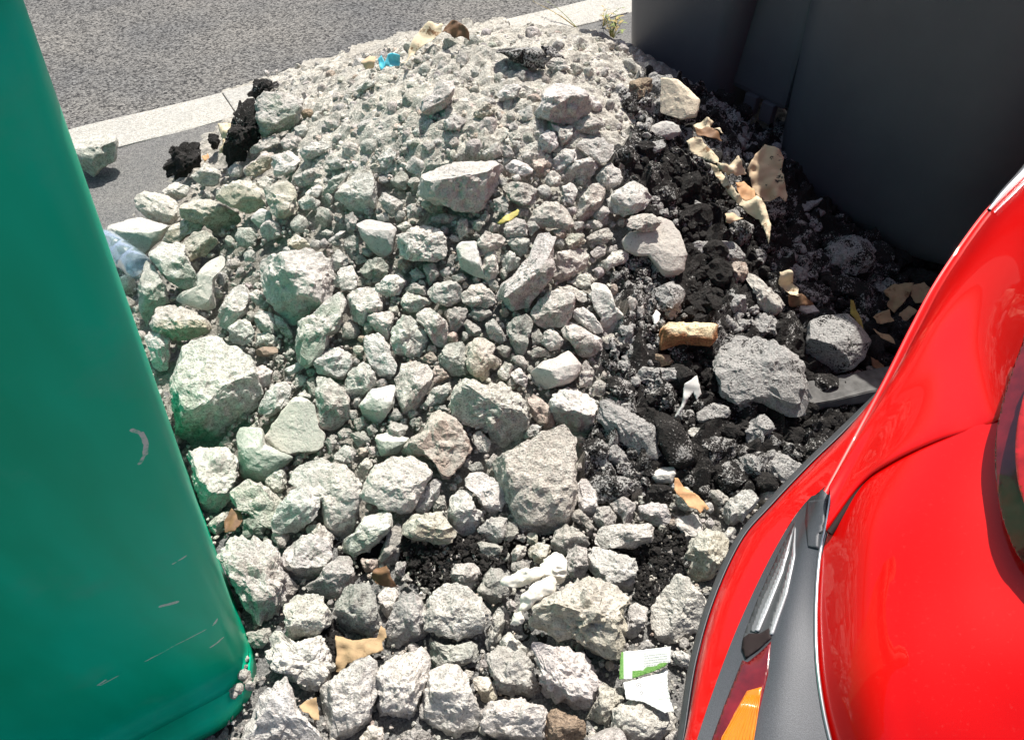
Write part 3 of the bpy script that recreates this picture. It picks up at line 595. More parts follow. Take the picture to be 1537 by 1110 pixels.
R('p 130,320 150,240 240,260 250,330 210,390 150,390', 'r', 'brownish squarish piece at the top of the leaning pale splinter', 'brownish squarish piece'); R('p 870,930 910,900 960,920 970,980 900,1000', 'g'); R('p 960,880 1020,880 1040,960 980,960', 'd')
R('o 1280,600 1120,610 1100,690 1140,700 1180,660', 'a', mat='char', name='charred_lump', label='small ashy lump at the foot of the torn tan cardboard')
R('o 90,250 160,270 300,240 350,280 250,330 140,320', 'a', 'dusty grey crust lying just below the grey half-disc', 'dusty crust', mat='char', name='ash_crusted_slab', ash=.68)
R('o 580,835 720,850 790,920 830,965 700,1000 640,905', 'a', 'ash-grey flake below the slanting cream strip', 'ash flake below the strip', mat='char', name='ash_crusted_slab', thick=.4)
R('p 280,180 335,160 362,220 330,285 290,240', 'q', 'thin upright grey flake in the black debris below the cardboard', 'upright grey flake', mat='char', name='ash_crusted_slab', thick=.5)
R('f 1260,420 1400,400 1480,470 1380,510 1290,480', 'a', 'pale ash crust right of the half-shaded plaster slab', 'pale ash crust', mat='char', name='ash_crusted_slab', thick=.5)
R('o 490,600 570,640 600,760 540,790 480,700', 'a', 'ash-dusted clod left of the small tan scrap', 'ash-dusted clod', mat='char', name='ash_crusted_slab', thick=.6)
R('m 480,330 560,280 700,290 840,280 850,360 720,380 640,350 560,390', 'a', 'ragged white ash crust below the rusty fragment', 'ragged ash crust', mat='char', name='ash_crusted_slab', thick=.5)
R('m 1000,250 1060,190 1100,260 1080,340 1020,330', 'a', 'small ash plate left of the fan-shaped ash slab', 'small ash plate', mat='char', name='ash_crusted_slab', thick=.5)
R('o 350,370 450,330 470,420 400,470 340,440', 'k', 'black tar lump above the half-shaded plaster slab', 'black tar lump', mat='char', name='charred_lump')
R('p 700,340 840,330 960,380 1010,440 900,470 760,430', 'k', 'wide black clod below the earthy lump under the bin', 'wide black clod', mat='char', name='charred_lump')
R('p 430,380 620,390 740,470 700,510 560,470', 'q', 'grey-smeared tar slab left of the wide black clod', 'smeared tar slab', mat='char', name='charred_lump', thick=.4)
R('a 550,720 620,640 700,540 750,520 810,600 790,680 720,720 640,750', 'k', 'lumpy black asphalt clod lying alone on the grey pavement', 'lone asphalt clod', mat='char', name='asphalt_clod', rough=2.4, ash=.26)
R('s 330,238 340,205 352,180 360,150 372,142 388,152 388,190 392,205 372,228 350,246', 'k', 'tall black asphalt clod leaning on the rounded greenish boulder', 'black asphalt clod', mat='char', name='asphalt_clod', rough=2.4, thick=.6, ash=.30)
R('s 368,142 385,128 412,120 420,126 402,140 385,150', 'k', 'thin black asphalt crust at the kerb above the rounded greenish boulder', 'asphalt crust at the kerb', mat='char', name='asphalt_clod', rough=2.0, thick=.5, ash=.34)
R('s 318,205 326,203 326,222 320,228', 'k', 'tiny black asphalt clod beside the torn cream card', 'tiny asphalt clod', mat='char', name='asphalt_clod', rough=2.0, ash=.28)
R('c 240,215 300,190 500,188 560,260 545,330 420,322 330,265', 'q', 'dark grey broken asphalt slab poking out of the dusty top', 'dark asphalt slab', mat='char', name='asphalt_slab', ash=.50, planes=[((-.1, .3, 1), .5), ((.2, -1, .1), .6), ((1, 0, 0), .85)], lift=.03)
R('c 520,195 600,205 690,285 600,270 560,250', 'q', 'thin dark asphalt flake behind the dark asphalt slab', 'thin asphalt flake', mat='char', name='asphalt_slab', ash=.47)
R('c 1060,405 1190,380 1198,450 1110,545 1060,550', 'b', 'rust-brown clay lump left of the cream plaster slab', 'rust-brown lump', name='clay_lump')
R('c 1250,380 1350,390 1480,520 1460,620 1370,640 1250,590', 'y', 'cream plaster slab propped against the black bin', 'cream plaster slab', name='plaster_slab', smoothf=True, thick=.4, lift=.08, boxy=4, pale=1, planes=[((-.35, -.75, .6), .45), ((.2, .5, 1), .85)])
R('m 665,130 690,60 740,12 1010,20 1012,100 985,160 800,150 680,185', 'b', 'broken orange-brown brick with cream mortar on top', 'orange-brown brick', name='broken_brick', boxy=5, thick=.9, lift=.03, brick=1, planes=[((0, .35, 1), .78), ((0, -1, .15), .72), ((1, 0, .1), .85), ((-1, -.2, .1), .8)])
R('m 620,200 740,210 765,260 660,290', 'b', 'rusty flat fragment just below the orange-brown brick', 'rusty fragment', name='brick_fragment', thick=.5)

# ------------------------------------------------------------------ point in polygon, occupancy of the traced outlines
def in_poly(P, poly):
    x, y = P[:, 0], P[:, 1]; r = np.zeros(len(P), bool); q = np.roll(poly, -1, 0)
    for (x0, y0), (x1, y1) in zip(poly, q):
        if y0 == y1: continue
        c = ((y0 > y) != (y1 > y)) & (x < (x1 - x0) * (y - y0) / (y1 - y0) + x0); r ^= c
    return r
gx, gy = np.meshgrid(np.arange(0, 1540, 2), np.arange(0, 1200, 2)); GP = np.stack([gx.ravel() + 1., gy.ravel() + 1.], -1)
OCC = np.zeros(gx.shape, bool)
for r in ROCKS:
    p = r['poly']; x0, y0 = np.maximum((p.min(0) // 2 - 1).astype(int), 0); x1, y1 = (p.max(0) // 2 + 2).astype(int)
    sub = np.stack([gx[y0:y1, x0:x1].ravel() + 1., gy[y0:y1, x0:x1].ravel() + 1.], -1)
    if len(sub): OCC[y0:y1, x0:x1] |= in_poly(sub, p).reshape(gx[y0:y1, x0:x1].shape)
def occ(P):
    i = np.clip((P // 2).astype(int), 0, [gx.shape[1] - 1, gx.shape[0] - 1]); return OCC[i[:, 1], i[:, 0]]
HEAP_PX = np.array([(160, 345), (240, 300), (330, 252), (395, 140), (560, 88), (640, 62), (720, 48), (850, 55), (930, 70), (965, 112), (1040, 170), (1180, 235),
                    (1300, 400), (1440, 440), (1320, 640), (1130, 830), (1060, 1130), (340, 1130), (330, 860), (180, 430)], float)
CHAR_PX = np.array([(930, 150), (985, 110), (1075, 150), (1230, 240), (1330, 380), (1560, 425), (1400, 610), (1180, 720), (1100, 765), (1050, 745), (1000, 720), (940, 745),
                    (882, 725), (868, 655), (915, 590), (905, 520), (950, 470), (915, 420), (960, 330), (925, 250), (950, 205)], float)
DUST_PX = np.array([(400, 110), (560, 80), (720, 40), (930, 60), (1000, 130), (940, 215), (880, 270), (760, 235), (620, 250), (520, 300), (440, 290), (430, 200)], float)
SOIL_PX = [np.array(q, float) for q in ([(600, 812), (690, 808), (770, 800), (760, 840), (720, 880), (650, 885), (612, 860)], [(950, 800), (1030, 790), (1040, 880), (990, 930), (950, 900)],
           [(480, 940), (520, 930), (510, 1000), (480, 990)])]
def jitter(P, k=14.):
    q = np.stack([P[:, 0], P[:, 1], 0 * P[:, 0]], -1)
    return P + np.stack([fbm(q / 30., 61, 3), fbm(q / 30., 71, 3)], -1) * k

# ------------------------------------------------------------------ bed of the heap: fine debris under and between the chunks
step = .0125
xs = np.arange(-1.8, 1.95, step); ys = np.arange(.05, 3.75, step); X, Y = np.meshgrid(xs, ys)
r_ = np.sqrt(((X - HC[0]) / HR[0]) ** 2 + ((Y - HC[1]) / HR[1]) ** 2)
pn = np.stack([X.ravel(), Y.ravel(), 0 * X.ravel()], -1)
edge = (fbm(pn * 6, 81, 4) * .07).reshape(X.shape)
fore = (Y < 1.75) & (X > -1.05) & (X < 1.1)
Z = heap_z(X, Y)
PXP = project(np.stack([X, Y, Z], -1).reshape(-1, 3))
JP = jitter(PXP)
dust = in_poly(JP, DUST_PX).reshape(X.shape); charm = in_poly(JP, CHAR_PX).reshape(X.shape)
soil = np.zeros(X.size, bool)
for q in SOIL_PX: soil |= in_poly(JP, q)
soil = soil.reshape(X.shape) | ((X > .72) & (r_ > .93)) | ((PXP[:, 1].reshape(X.shape) > 800) & fore)
rough_ = fbm(pn * 28, 91, 4, .6).reshape(X.shape); lump = np.abs(fbm(pn * 14, 95, 3)).reshape(X.shape)
Z = Z + np.where(charm, rough_ * .026 - lump * .045 + .03, np.where(dust, rough_ * .013 + lump * .010, rough_ * .012 - .026))
inside = (r_ + edge < 1.03) | ((X > .6) & (Y > 1.9) & (r_ < 1.4)) | (fore & (r_ + edge > .9) & (Y + edge > .16))
fade = np.clip((1.05 - r_ - edge) * 6, 0, 1); fade = np.where((X > .6) & (Y > 1.9), np.clip((1.38 - r_) * 8, 0, 1), fade); fade = np.maximum(fade, np.where(fore, np.clip((np.minimum(X + 1.03, 1.08 - X)) * 8, 0, 1), 0))
fade = fade * np.clip((Y + edge - .14) * 12, 0, 1); Z = Z * fade - .012 * (1 - fade)
ny, nx = X.shape; idx = np.arange(nx * ny).reshape(ny, nx)
quads = np.stack([idx[:-1, :-1], idx[:-1, 1:], idx[1:, 1:], idx[1:, :-1]], -1).reshape(-1, 4)
ins = inside.ravel(); chr_ = (charm | soil).ravel()
V = np.stack([X.ravel(), Y.ravel(), Z.ravel()], -1)
def submesh(name, sel, m, tint):
    q = quads[sel]; u, inv = np.unique(q, return_inverse=True)
    return link(name, mesh_np(name, V[u], inv.reshape(-1, 4), False, tint[u]), m)
qi = ins[quads].all(1); qc = chr_[quads[:, 0]]
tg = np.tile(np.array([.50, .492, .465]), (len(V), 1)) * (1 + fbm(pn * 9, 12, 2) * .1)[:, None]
tg = tg * np.array([1.02, .99, .97]); tg = np.where(dust.ravel()[:, None], tg * 1.1, tg * np.where(PXP[:, 1] < 330, .9, .66)[:, None])  # bed outside the dust tinted darker: shade of the gaps put into its colour
tc = np.zeros((len(V), 3)); tc[:, 0] = np.where(soil.ravel(), .30, np.where(PXP[:, 0] > 1110, .31, .42)) + fbm(pn * 5, 44, 3) * np.where(soil.ravel(), .04, .16)
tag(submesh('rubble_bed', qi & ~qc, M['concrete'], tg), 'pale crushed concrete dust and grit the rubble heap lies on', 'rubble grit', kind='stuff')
tag(submesh('charred_bed', qi & qc, M['char'], tc), 'black burnt grit and dark soil on the right of the heap and between foreground chunks', 'burnt grit', kind='stuff')

# ------------------------------------------------------------------ traced chunks
GRP = 'concrete chunks of the rubble heap'
THINGS = []                                                   # every thing with its place in the photograph, for the labels
def build_chunk(i, r):
    kw = dict(r['kw']); m = M[kw.pop('mat', 'concrete')]; name = kw.pop('name', 'concrete_chunk')
    stain = kw.pop('stain', None); ash = kw.pop('ash', None); pale = kw.pop('pale', None); brick = kw.pop('brick', None)
    A, c = area_centroid(r['poly']); rpx = math.sqrt(A / math.pi)
    level = 5 if rpx > 33 else 4 if rpx > 11 else 3
    Vv, F, P0, rm = rock_points(r['poly'], level, 100 + i * 7, **kw)
    t = tint_for(r['tone'], Vv, F, 100 + i * 7)
    if ash is not None: t[:, 0] += ash - TONES[r['tone']][0]
    if stain is not None:
        k = np.clip(.8 + fbm(Vv * 16, 7, 3) * .5, 0, 1)[:, None]; t = t * (1 - k) + np.array([.27, .305, .265]) * k
    if pale is not None: t[:] = np.array([.72, .63, .50]) * (1 + fbm(Vv * 30, 3, 2) * .08)[:, None]
    if brick is not None:
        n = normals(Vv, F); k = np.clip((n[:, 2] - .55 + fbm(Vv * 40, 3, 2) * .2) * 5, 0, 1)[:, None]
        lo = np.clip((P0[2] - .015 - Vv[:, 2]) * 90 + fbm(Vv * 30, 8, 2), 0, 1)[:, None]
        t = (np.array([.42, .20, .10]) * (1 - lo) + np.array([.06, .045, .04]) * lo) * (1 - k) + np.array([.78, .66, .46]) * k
    if r['short'] == 'green-stained boulder':
        n = normals(Vv, F); q = project(Vv); k = np.clip((q[:, 1] - 600) / 50. - (q[:, 0] - 262) / 60. + fbm(Vv * 25, 5, 3) * 1.3, 0, 1)[:, None] * .8
        t = np.array([.60, .592, .56]) * (1 - k) + np.array([.27, .35, .27]) * k
    if m is M['concrete']: t = np.column_stack([t, np.full(len(t), .3 if kw.get('smoothf') else np.random.default_rng(i).uniform(.6, 1.1))])
    o = centred(name, Vv, F, m, None, False, t)
    THINGS.append(dict(o=o, c=c, r=rpx, tone=r['tone'], label=r['label'], short=r['short'], name=name, P0=P0, rm=rm))
for i, r in enumerate(ROCKS): build_chunk(i, r)

# ------------------------------------------------------------------ smaller stones fill the gaps
PROTO = {}
def proto(level, k):
    if (level, k) not in PROTO:
        rng = np.random.default_rng(900 + k * 13 + level); S, F = ico(level); P = S * rng.uniform(.72, 1.2, 3)
        for _ in range(8):
            P = facet(P, rng.normal(0, 1, 3), rng.uniform(.55, .86))
        P = P + S * (fbm(P * 1.9 + k * 3.1, 5 + k, 2) * .10)[:, None]
        PROTO[(level, k)] = (P / np.abs(P).max(), F)
    return PROTO[(level, k)]
def rot(rng):
    q = rng.normal(0, 1, 4); q /= np.linalg.norm(q); w_, x, y, z = q
    return np.array([[1 - 2 * (y * y + z * z), 2 * (x * y - z * w_), 2 * (x * z + y * w_)], [2 * (x * y + z * w_), 1 - 2 * (x * x + z * z), 2 * (y * z - x * w_)], [2 * (x * z - y * w_), 2 * (y * z + x * w_), 1 - 2 * (x * x + y * y)]])
rng = np.random.default_rng(31)
def scatter(n, region, r0, r1, maxocc, powr=2.0, gap=None, have=None, excl=None):
    """stones as (photo pixel, radius in photo pixels), small ones more often, kept off the traced chunks"""
    lo, hi = region.min(0), region.max(0); out = []
    c = rng.uniform(lo, hi, (n, 2)); c = c[in_poly(c, region)]
    if excl is not None: c = c[~in_poly(jitter(c), excl)]
    rad = r0 + (r1 - r0) * rng.random(len(c)) ** powr
    a = rng.uniform(0, 2 * np.pi, (8, 1)) * 0 + np.linspace(0, 2 * np.pi, 8, endpoint=False)[:, None]
    f = np.zeros(len(c))
    for k in range(8): f += occ(c + np.stack([np.cos(a[k]) * rad * .85, np.sin(a[k]) * rad * .85], -1))
    ok = (f / 8 <= maxocc) & ~occ(c); c, rad = c[ok], rad[ok]
    if gap is None: return c, rad
    o = np.argsort(-rad); nb = 0 if have is None else len(have[0])
    kc = np.zeros((nb + len(c), 2)); kr = np.zeros(nb + len(c)); n_ = nb
    if nb: kc[:nb], kr[:nb] = have
    for i in o:
        d = kc[:n_] - c[i]
        if n_ and ((d * d).sum(1) < ((kr[:n_] + rad[i]) * gap) ** 2).any(): continue
        kc[n_] = c[i]; kr[n_] = rad[i]; n_ += 1
    return kc[nb:n_], kr[nb:n_]
def stone(P0, rpx, level, tone_mul=1.0, sink=0.15, base=(.53, .508, .485)):
    sc = np.dot(P0 - CAM, FW) / FPX; rm = rpx * sc * 1.08
    Pp, F = proto(level, int(rng.integers(14))); Q = (Pp @ rot(rng).T) * rm
    Q = Q + P0 + np.array([0, 0, rm * (.5 - sink)])
    col = np.array(base) * rng.uniform(.78, 1.12) * tone_mul * (1 + rng.normal(0, .02, 3))
    if rng.random() < .06: col = col * np.array([1.02, .90, .85])
    elif rng.random() < .06: col = col * np.array([.96, 1.0, .95])
    return Q, F, np.tile(col, (len(Q), 1))
big_c, big_r = scatter(7000, HEAP_PX, 8, 18, .12, 1.6, .95, excl=CHAR_PX)
keep = ~in_poly(big_c, DUST_PX) | (big_r < 15)
big_c, big_r = big_c[keep], big_r[keep]
big_keep = (big_c[:, 1] < 790) | (rng.random(len(big_c)) < .15); big_c, big_r = big_c[big_keep], big_r[big_keep]
mid_c, mid_r = scatter(9000, HEAP_PX, 4.0, 9.5, .3, 1.5, .85, (big_c, big_r), excl=CHAR_PX)
mid_keep = (mid_c[:, 1] < 790) | (rng.random(len(mid_c)) < .3); mid_c, mid_r = mid_c[mid_keep], mid_r[mid_keep]
sm_c, sm_r = scatter(14000, HEAP_PX, 1.8, 5.0, .5, 1.6, excl=CHAR_PX)
du_c, du_r = scatter(6000, DUST_PX, 1.5, 6.5, .6, 3.2)
n_conc = sum(1 for t in THINGS if t['name'] == 'concrete_chunk')
big_p = on_heap(big_c); order = np.argsort(-big_r); n_things = max(0, min(len(order), 300 - n_conc))
for i in order[:n_things]:
    q, F, t = stone(big_p[i], big_r[i], 3, 1.0, .3)
    o = centred('concrete_chunk', q + (fbm(q * 60, 5, 3)[:, None] * .0035) * np.array([.5, -.4, .8]), F, M['concrete'], None, False, t)
    THINGS.append(dict(o=o, c=big_c[i], r=big_r[i], tone='g', label=None, short=None, name='concrete_chunk', P0=q.mean(0), rm=0))
acc = [[], [], []]; off = 0
def add(q, F, t):
    global off
    acc[0].append(q); acc[1].append(F + off); acc[2].append(t); off += len(q)
for i in order[n_things:]: add(*stone(big_p[i], big_r[i], 3, 1.0, .3))
for c_, r0 in zip(on_heap(mid_c), mid_r): add(*stone(c_, r0, 3 if r0 > 6.5 else 2, .97, .3))
for c_, r0 in zip(on_heap(sm_c), sm_r): add(*stone(c_, r0, 1, 1.0, .1))
for c_, r0 in zip(on_heap(du_c), du_r): add(*stone(c_, r0, 2 if r0 > 4 else 1, 1.12, .45))
OUT_PX = np.array([(330, 1135), (1010, 1135), (960, 1330), (700, 1420), (430, 1340)], float)      # the heap runs on a little below the picture
oc, orr = scatter(500, OUT_PX, 12, 46, 1.0, 1.4, .8)
for c_, r0 in zip(on_heap(oc), orr): add(*stone(c_, r0, 3, 1.0, .2))
tag(link('rubble_fragments', mesh_np('rubble_fragments', np.concatenate(acc[0]), np.concatenate(acc[1]), False, np.concatenate(acc[2])), M['concrete']),
    'countless small grey concrete fragments filling the gaps of the heap', 'rubble', kind='stuff')
# burnt crumbs on the right side and black gravel in the foreground gaps
acc = [[], [], []]; off = 0
def crumb(P0, rpx, lv, ash):
    q, F, t = stone(P0 + np.array([0, 0, .012]), rpx, lv, 1.0, .3); q = q + np.stack([vnoise(q * 150, 1), vnoise(q * 150, 2), vnoise(q * 150, 3)], -1) * (.16 * rpx * .0016); t = np.zeros((len(q), 3)); t[:, 0] = ash; add(q, F, t)
bc, br = scatter(11000, CHAR_PX, 2.0, 11, .6, 3.0); b2, r2 = scatter(600, CHAR_PX, 9, 24, .5, 2.0, .7); bc, br = np.vstack([bc, b2]), np.append(br, r2)
fld = fbm(np.stack([bc[:, 0], bc[:, 1], 0 * bc[:, 0]], -1) / 70., 120, 2)
for c_, r0, f_, q_ in zip(on_heap(bc), br, fld, bc): crumb(c_, r0, 3 if r0 > 12 else 2 if r0 > 5 else 1, ((.45 if q_[1] < 600 else .40) if q_[0] < 1110 else .35) + .34 * f_ + rng.normal(0, .07))
for q_ in SOIL_PX:
    bc, br = scatter(700, q_, 1.8, 6.5, .6, 2.2)
    for c_, r0 in zip(on_heap(bc), br): crumb(c_, r0, 1, .26 if rng.random() < .97 else .5)
for r in [t for t in THINGS if t['name'] == 'asphalt_clod']:
    for k in range(150):
        c_ = on_heap1(r['c'] + rng.uniform(-1, 1, 2) * r['r'] * .6, .02); crumb(c_, rng.uniform(2, 5), 1, .24)
tag(link('charred_crumbs', mesh_np('charred_crumbs', np.concatenate(acc[0]), np.concatenate(acc[1]), False, np.concatenate(acc[2])), M['char']),
    'black burnt crumbs and ash on the right of the heap and in foreground gaps', 'burnt crumbs', kind='stuff')

# ------------------------------------------------------------------ lofting helpers
def catmull(P, n):
    P = np.asarray(P, float); Q = np.vstack([2 * P[0] - P[1], P, 2 * P[-1] - P[-2]])
    t = np.linspace(0, len(P) - 1 - 1e-9, n); i = t.astype(int); f = (t - i)[:, None]
    a, b, c, d = Q[i], Q[i + 1], Q[i + 2], Q[i + 3]
    return .5 * (2 * b + (c - a) * f + (2 * a - 5 * b + 4 * c - d) * f ** 2 + (3 * b - a - 3 * c + d) * f ** 3)
def grid_faces(nr, nc, close=False):
    i = np.arange(nr * nc).reshape(nr, nc)
    j = np.roll(i, -1, 1) if close else i[:, 1:]
    a = i if close else i[:, :-1]
    return np.stack([a[:-1], j[:-1], j[1:], a[1:]], -1).reshape(-1, 4)
def loft(rows, nr, nc):
    rows = [catmull(r, nc) for r in rows]; R3 = np.stack(rows)
    out = np.stack([catmull(R3[:, k], nr) for k in range(nc)], 1) if len(rows) > 1 else R3
    return out.reshape(-1, 3), grid_faces(nr, nc)
def px3(l): return np.array([at_z(*q) for q in l])
def rrect(hx, hy, r, n=7):
    out = []
    for sx, sy, a0 in ((1, 1, 0), (-1, 1, 90), (-1, -1, 180), (1, -1, 270)):
        for k in range(n):
            a = R_(a0 + 90 * k / (n - 1)); out.append((sx * (hx - r) + r * math.cos(a), sy * (hy - r) + r * math.sin(a)))
    return np.array(out)
def rings_mesh(rings, cap_lo=True, cap_hi=True):
    """rings: (z, hx, hy, r) rounded rectangles stacked up"""
    n = len(rrect(1, 1, .1)); V_ = np.vstack([np.column_stack([rrect(hx, hy, r), np.full(n, z)]) for z, hx, hy, r in rings])
    return V_, grid_faces(len(rings), n, True), n
def frame_obj(name, V_, F_, n, m, parent, caps=(True, True), smooth=True):
    bm_ = bmesh.new(); vs = [bm_.verts.new(v) for v in V_]
    for f in F_: bm_.faces.new([vs[k] for k in f])
    if caps[0]: bm_.faces.new(vs[:n][::-1])
    if caps[1]: bm_.faces.new(vs[-n:])
    bmesh.ops.recalc_face_normals(bm_, faces=bm_.faces)
    for f in bm_.faces: f.smooth = smooth and len(f.verts) == 4
    me = bpy.data.meshes.new(name); bm_.to_mesh(me); bm_.free()
    o = bpy.data.objects.new(name, me); COL.objects.link(o); me.materials.append(m); o.parent = parent
    return o
def box_obj(name, size, loc, m, parent, bev=.004, rot_=(0, 0, 0)):
    bm_ = bevel_box(*size, bev, 2); me = bpy.data.meshes.new(name); bm_.to_mesh(me); bm_.free(); me.materials.append(m)
    o = bpy.data.objects.new(name, me); COL.objects.link(o); o.location = loc; o.rotation_euler = rot_; o.parent = parent
    return o
def tube(pts, radii, seg=8):
    pts = np.asarray(pts, float); n = len(pts); tg_ = np.gradient(pts, axis=0); tg_ /= np.linalg.norm(tg_, axis=1)[:, None]
    ref = np.array([0, 0, 1.]) if abs(tg_[0, 2]) < .9 else np.array([1., 0, 0]); V_ = []
    for k in range(n):
        a = np.cross(tg_[k], ref); a /= np.linalg.norm(a); b_ = np.cross(a, tg_[k])
        for s in range(seg):
            w_ = 2 * math.pi * s / seg; V_.append(pts[k] + radii[k] * (a * math.cos(w_) + b_ * math.sin(w_)))
    return np.array(V_), grid_faces(n, seg, True)
def wheel_part(parent, loc, axis_rz, r=.09, w_=.05):
    prof = [(-w_ / 2, r * .55), (-w_ / 2, r * .9), (-w_ * .35, r), (w_ * .35, r), (w_ / 2, r * .9), (w_ / 2, r * .55)]
    V_ = []; n = 24
    for y, q in prof:
        for s in range(n): V_.append((q * math.cos(2 * math.pi * s / n), y, q * math.sin(2 * math.pi * s / n)))
    t = frame_obj('wheel', np.array(V_), grid_faces(len(prof), n, True), n, M['rubber'], parent, (False, False)); t.location = loc; t.rotation_euler = (0, 0, axis_rz)
    prof = [(-w_ * .4, .001), (-w_ * .4, r * .56), (w_ * .4, r * .56), (w_ * .4, .001)]; V_ = []
    for y, q in prof:
        for s in range(n): V_.append((q * math.cos(2 * math.pi * s / n), y, q * math.sin(2 * math.pi * s / n)))
    frame_obj('hub', np.array(V_), grid_faces(len(prof), n, True), n, M['steel'], t, (False, False))
    return t
M['rubber'] = simple('rubber', (.02, .02, .02), .8, 0, .2, 60)
M['steel'] = simple('galvanised_steel', (.45, .46, .47), .4, .9, .2, 30)

# ------------------------------------------------------------------ green container
def seg_dist(nt, co, a, b):
    """distance from the shading point to the segment a-b (object space)"""
    a = Vector(a); b = Vector(b); ab = b - a
    s = N(nt, 'ShaderNodeVectorMath'); s.operation = 'SUBTRACT'; L(nt, co, s.inputs[0]); s.inputs[1].default_value = a
    d = N(nt, 'ShaderNodeVectorMath'); d.operation = 'DOT_PRODUCT'; L(nt, s.outputs[0], d.inputs[0]); d.inputs[1].default_value = ab
    t = math_(nt, 'DIVIDE', d.outputs['Value'], ab.dot(ab), clamp=True)
    m_ = N(nt, 'ShaderNodeVectorMath'); m_.operation = 'SCALE'; m_.inputs[0].default_value = ab; L(nt, t, m_.inputs['Scale'])
    q = N(nt, 'ShaderNodeVectorMath'); q.operation = 'DISTANCE'; L(nt, s.outputs[0], q.inputs[0]); L(nt, m_.outputs[0], q.inputs[1])
    return q.outputs['Value']
TAU = .100
C0 = at_z(377, 985, .08); GH = (.55, .42)
gcen = C0[:2] - kd * GH[0] - kn * GH[1]
green = empty('waste_container', (gcen[0], gcen[1], 0), kang)
tag(green, 'tall green plastic waste container with scratched tapering sides at the left edge', 'container')
def to_green(P):                                              # world point -> container space
    v = np.asarray(P) - np.array([gcen[0], gcen[1], 0]); return np.array([v[:2] @ kd, -(v[:2] @ kn), v[2]])
def on_green(px, py):                                         # photo pixel -> point of the front wall, container space
    d = rays([(px, py)])[0]; lo, hi = .2, 3.0
    for _ in range(60):
        t = (lo + hi) / 2; q = to_green(CAM + d * t)
        if q[1] > -(GH[1] + (q[2] - .08) * TAU): hi = t
        else: lo = t
    return tuple(to_green(CAM + d * lo))
def green_mat():
    m, nt, b = mat('green_plastic')
    co = N(nt, 'ShaderNodeTexCoord').outputs['Object']
    mp = N(nt, 'ShaderNodeMapping'); L(nt, co, mp.inputs[0]); mp.inputs['Scale'].default_value = (4.5, 4.5, 1.0)
    big = noise(nt, mp.outputs[0], 1.6, 3, .5); fine = noise(nt, co, 60, 5, .7); dirt = noise(nt, co, 7, 6, .65)
    c = ramp(nt, big, [(.36, (.000, .42, .225)), (.50, (.000, .50, .285)), (.62, (.000, .56, .34))])
    c = mix(nt, math_(nt, 'MULTIPLY', ramp(nt, dirt, [(.55, (0, 0, 0)), (.72, (1, 1, 1))]), .16), c, (.16, .36, .29))
    wob = N(nt, 'ShaderNodeVectorMath'); wob.operation = 'MULTIPLY_ADD'
    nz = N(nt, 'ShaderNodeTexNoise'); nz.inputs['Scale'].default_value = 35; L(nt, co, nz.inputs['Vector'])
    L(nt, nz.outputs['Color'], wob.inputs[0]); wob.inputs[1].default_value = (.008,) * 3; L(nt, co, wob.inputs[2])
    sh = N(nt, 'ShaderNodeVectorMath'); sh.operation = 'SUBTRACT'; L(nt, wob.outputs[0], sh.inputs[0]); sh.inputs[1].default_value = (.004,) * 3
    acc_ = None
    for (x0, y0, x1, y1, wd) in [(96, 195, 107, 236, .0016), (181, 458, 207, 540, .0022), (200, 645, 212, 652, .0028), (212, 652, 221, 668, .0034), (221, 668, 219, 682, .0034), (219, 682, 209, 695, .0024), (139, 328, 143, 340, .003),
                                 (150, 1028, 320, 938, .0013), (322, 936, 340, 915, .0022), (316, 971, 345, 950, .0022), (259, 846, 280, 834, .0018), (290, 815, 300, 800, .002), (242, 909, 266, 903, .0035), (245, 706, 255, 712, .0025), (148, 1027, 158, 1020, .0025)]:
        dd = seg_dist(nt, sh.outputs[0], on_green(x0, y0), on_green(x1, y1))
        k = math_(nt, 'LESS_THAN', dd, wd); acc_ = k if acc_ is None else math_(nt, 'MAXIMUM', acc_, k)
    acc_ = math_(nt, 'MULTIPLY', acc_, ramp(nt, fine, [(.38, (.15, .15, .15)), (.52, (1, 1, 1))]))
    c = mix(nt, math_(nt, 'MULTIPLY', acc_, .95), c, (.58, .68, .62))
    rust = seg_dist(nt, sh.outputs[0], on_green(262, 1076), on_green(300, 1060))
    rk = math_(nt, 'MULTIPLY', math_(nt, 'LESS_THAN', rust, .008), math_(nt, 'GREATER_THAN', fine, .5))
    c = mix(nt, math_(nt, 'MULTIPLY', rk, .7), c, (.13, .05, .03))
    L(nt, c, b.inputs['Base Color'])
    L(nt, ramp(nt, dirt, [(.3, (.28, .28, .28)), (.75, (.5, .5, .5))]), b.inputs['Roughness']); b.inputs['Specular IOR Level'].default_value = .16
    bump(nt, b, math_(nt, 'ADD', math_(nt, 'MULTIPLY', big, 1.0), math_(nt, 'MULTIPLY', fine, .012)), .25, .01)
    return m
M['green'] = green_mat()
def gr(z, out=0.0, r=.045): k = (max(z, .08) - .08) * TAU + out; return (z, GH[0] + k, GH[1] + k, r + max(out, 0))
def gf(z, out): q = gr(z, out); return (q[0], q[1] - out * 1.0, q[2], q[3])
Vg, Fg, ng = rings_mesh([gf(.052, .034), gf(.058, .016), gf(.068, .005), gr(.085), gr(.11)] + [gr(z) for z in np.linspace(.2, 1.40, 14)])
frame_obj('body', Vg, Fg, ng, M['green'], green)
Vg, Fg, ng = rings_mesh([gf(0, .072), gf(.034, .074), gf(.046, .068), gf(.052, .058), gf(.053, .0)])
frame_obj('base_flange', Vg, Fg, ng, M['green'], green)
Vg, Fg, ng = rings_mesh([gr(1.402, .0), gr(1.402, .03), gr(1.412, .038), gr(1.455, .038), gr(1.465, .03), gr(1.465, .0)])
frame_obj('rim', Vg, Fg, ng, M['green'], green)
kt = (1.465 - .08) * TAU
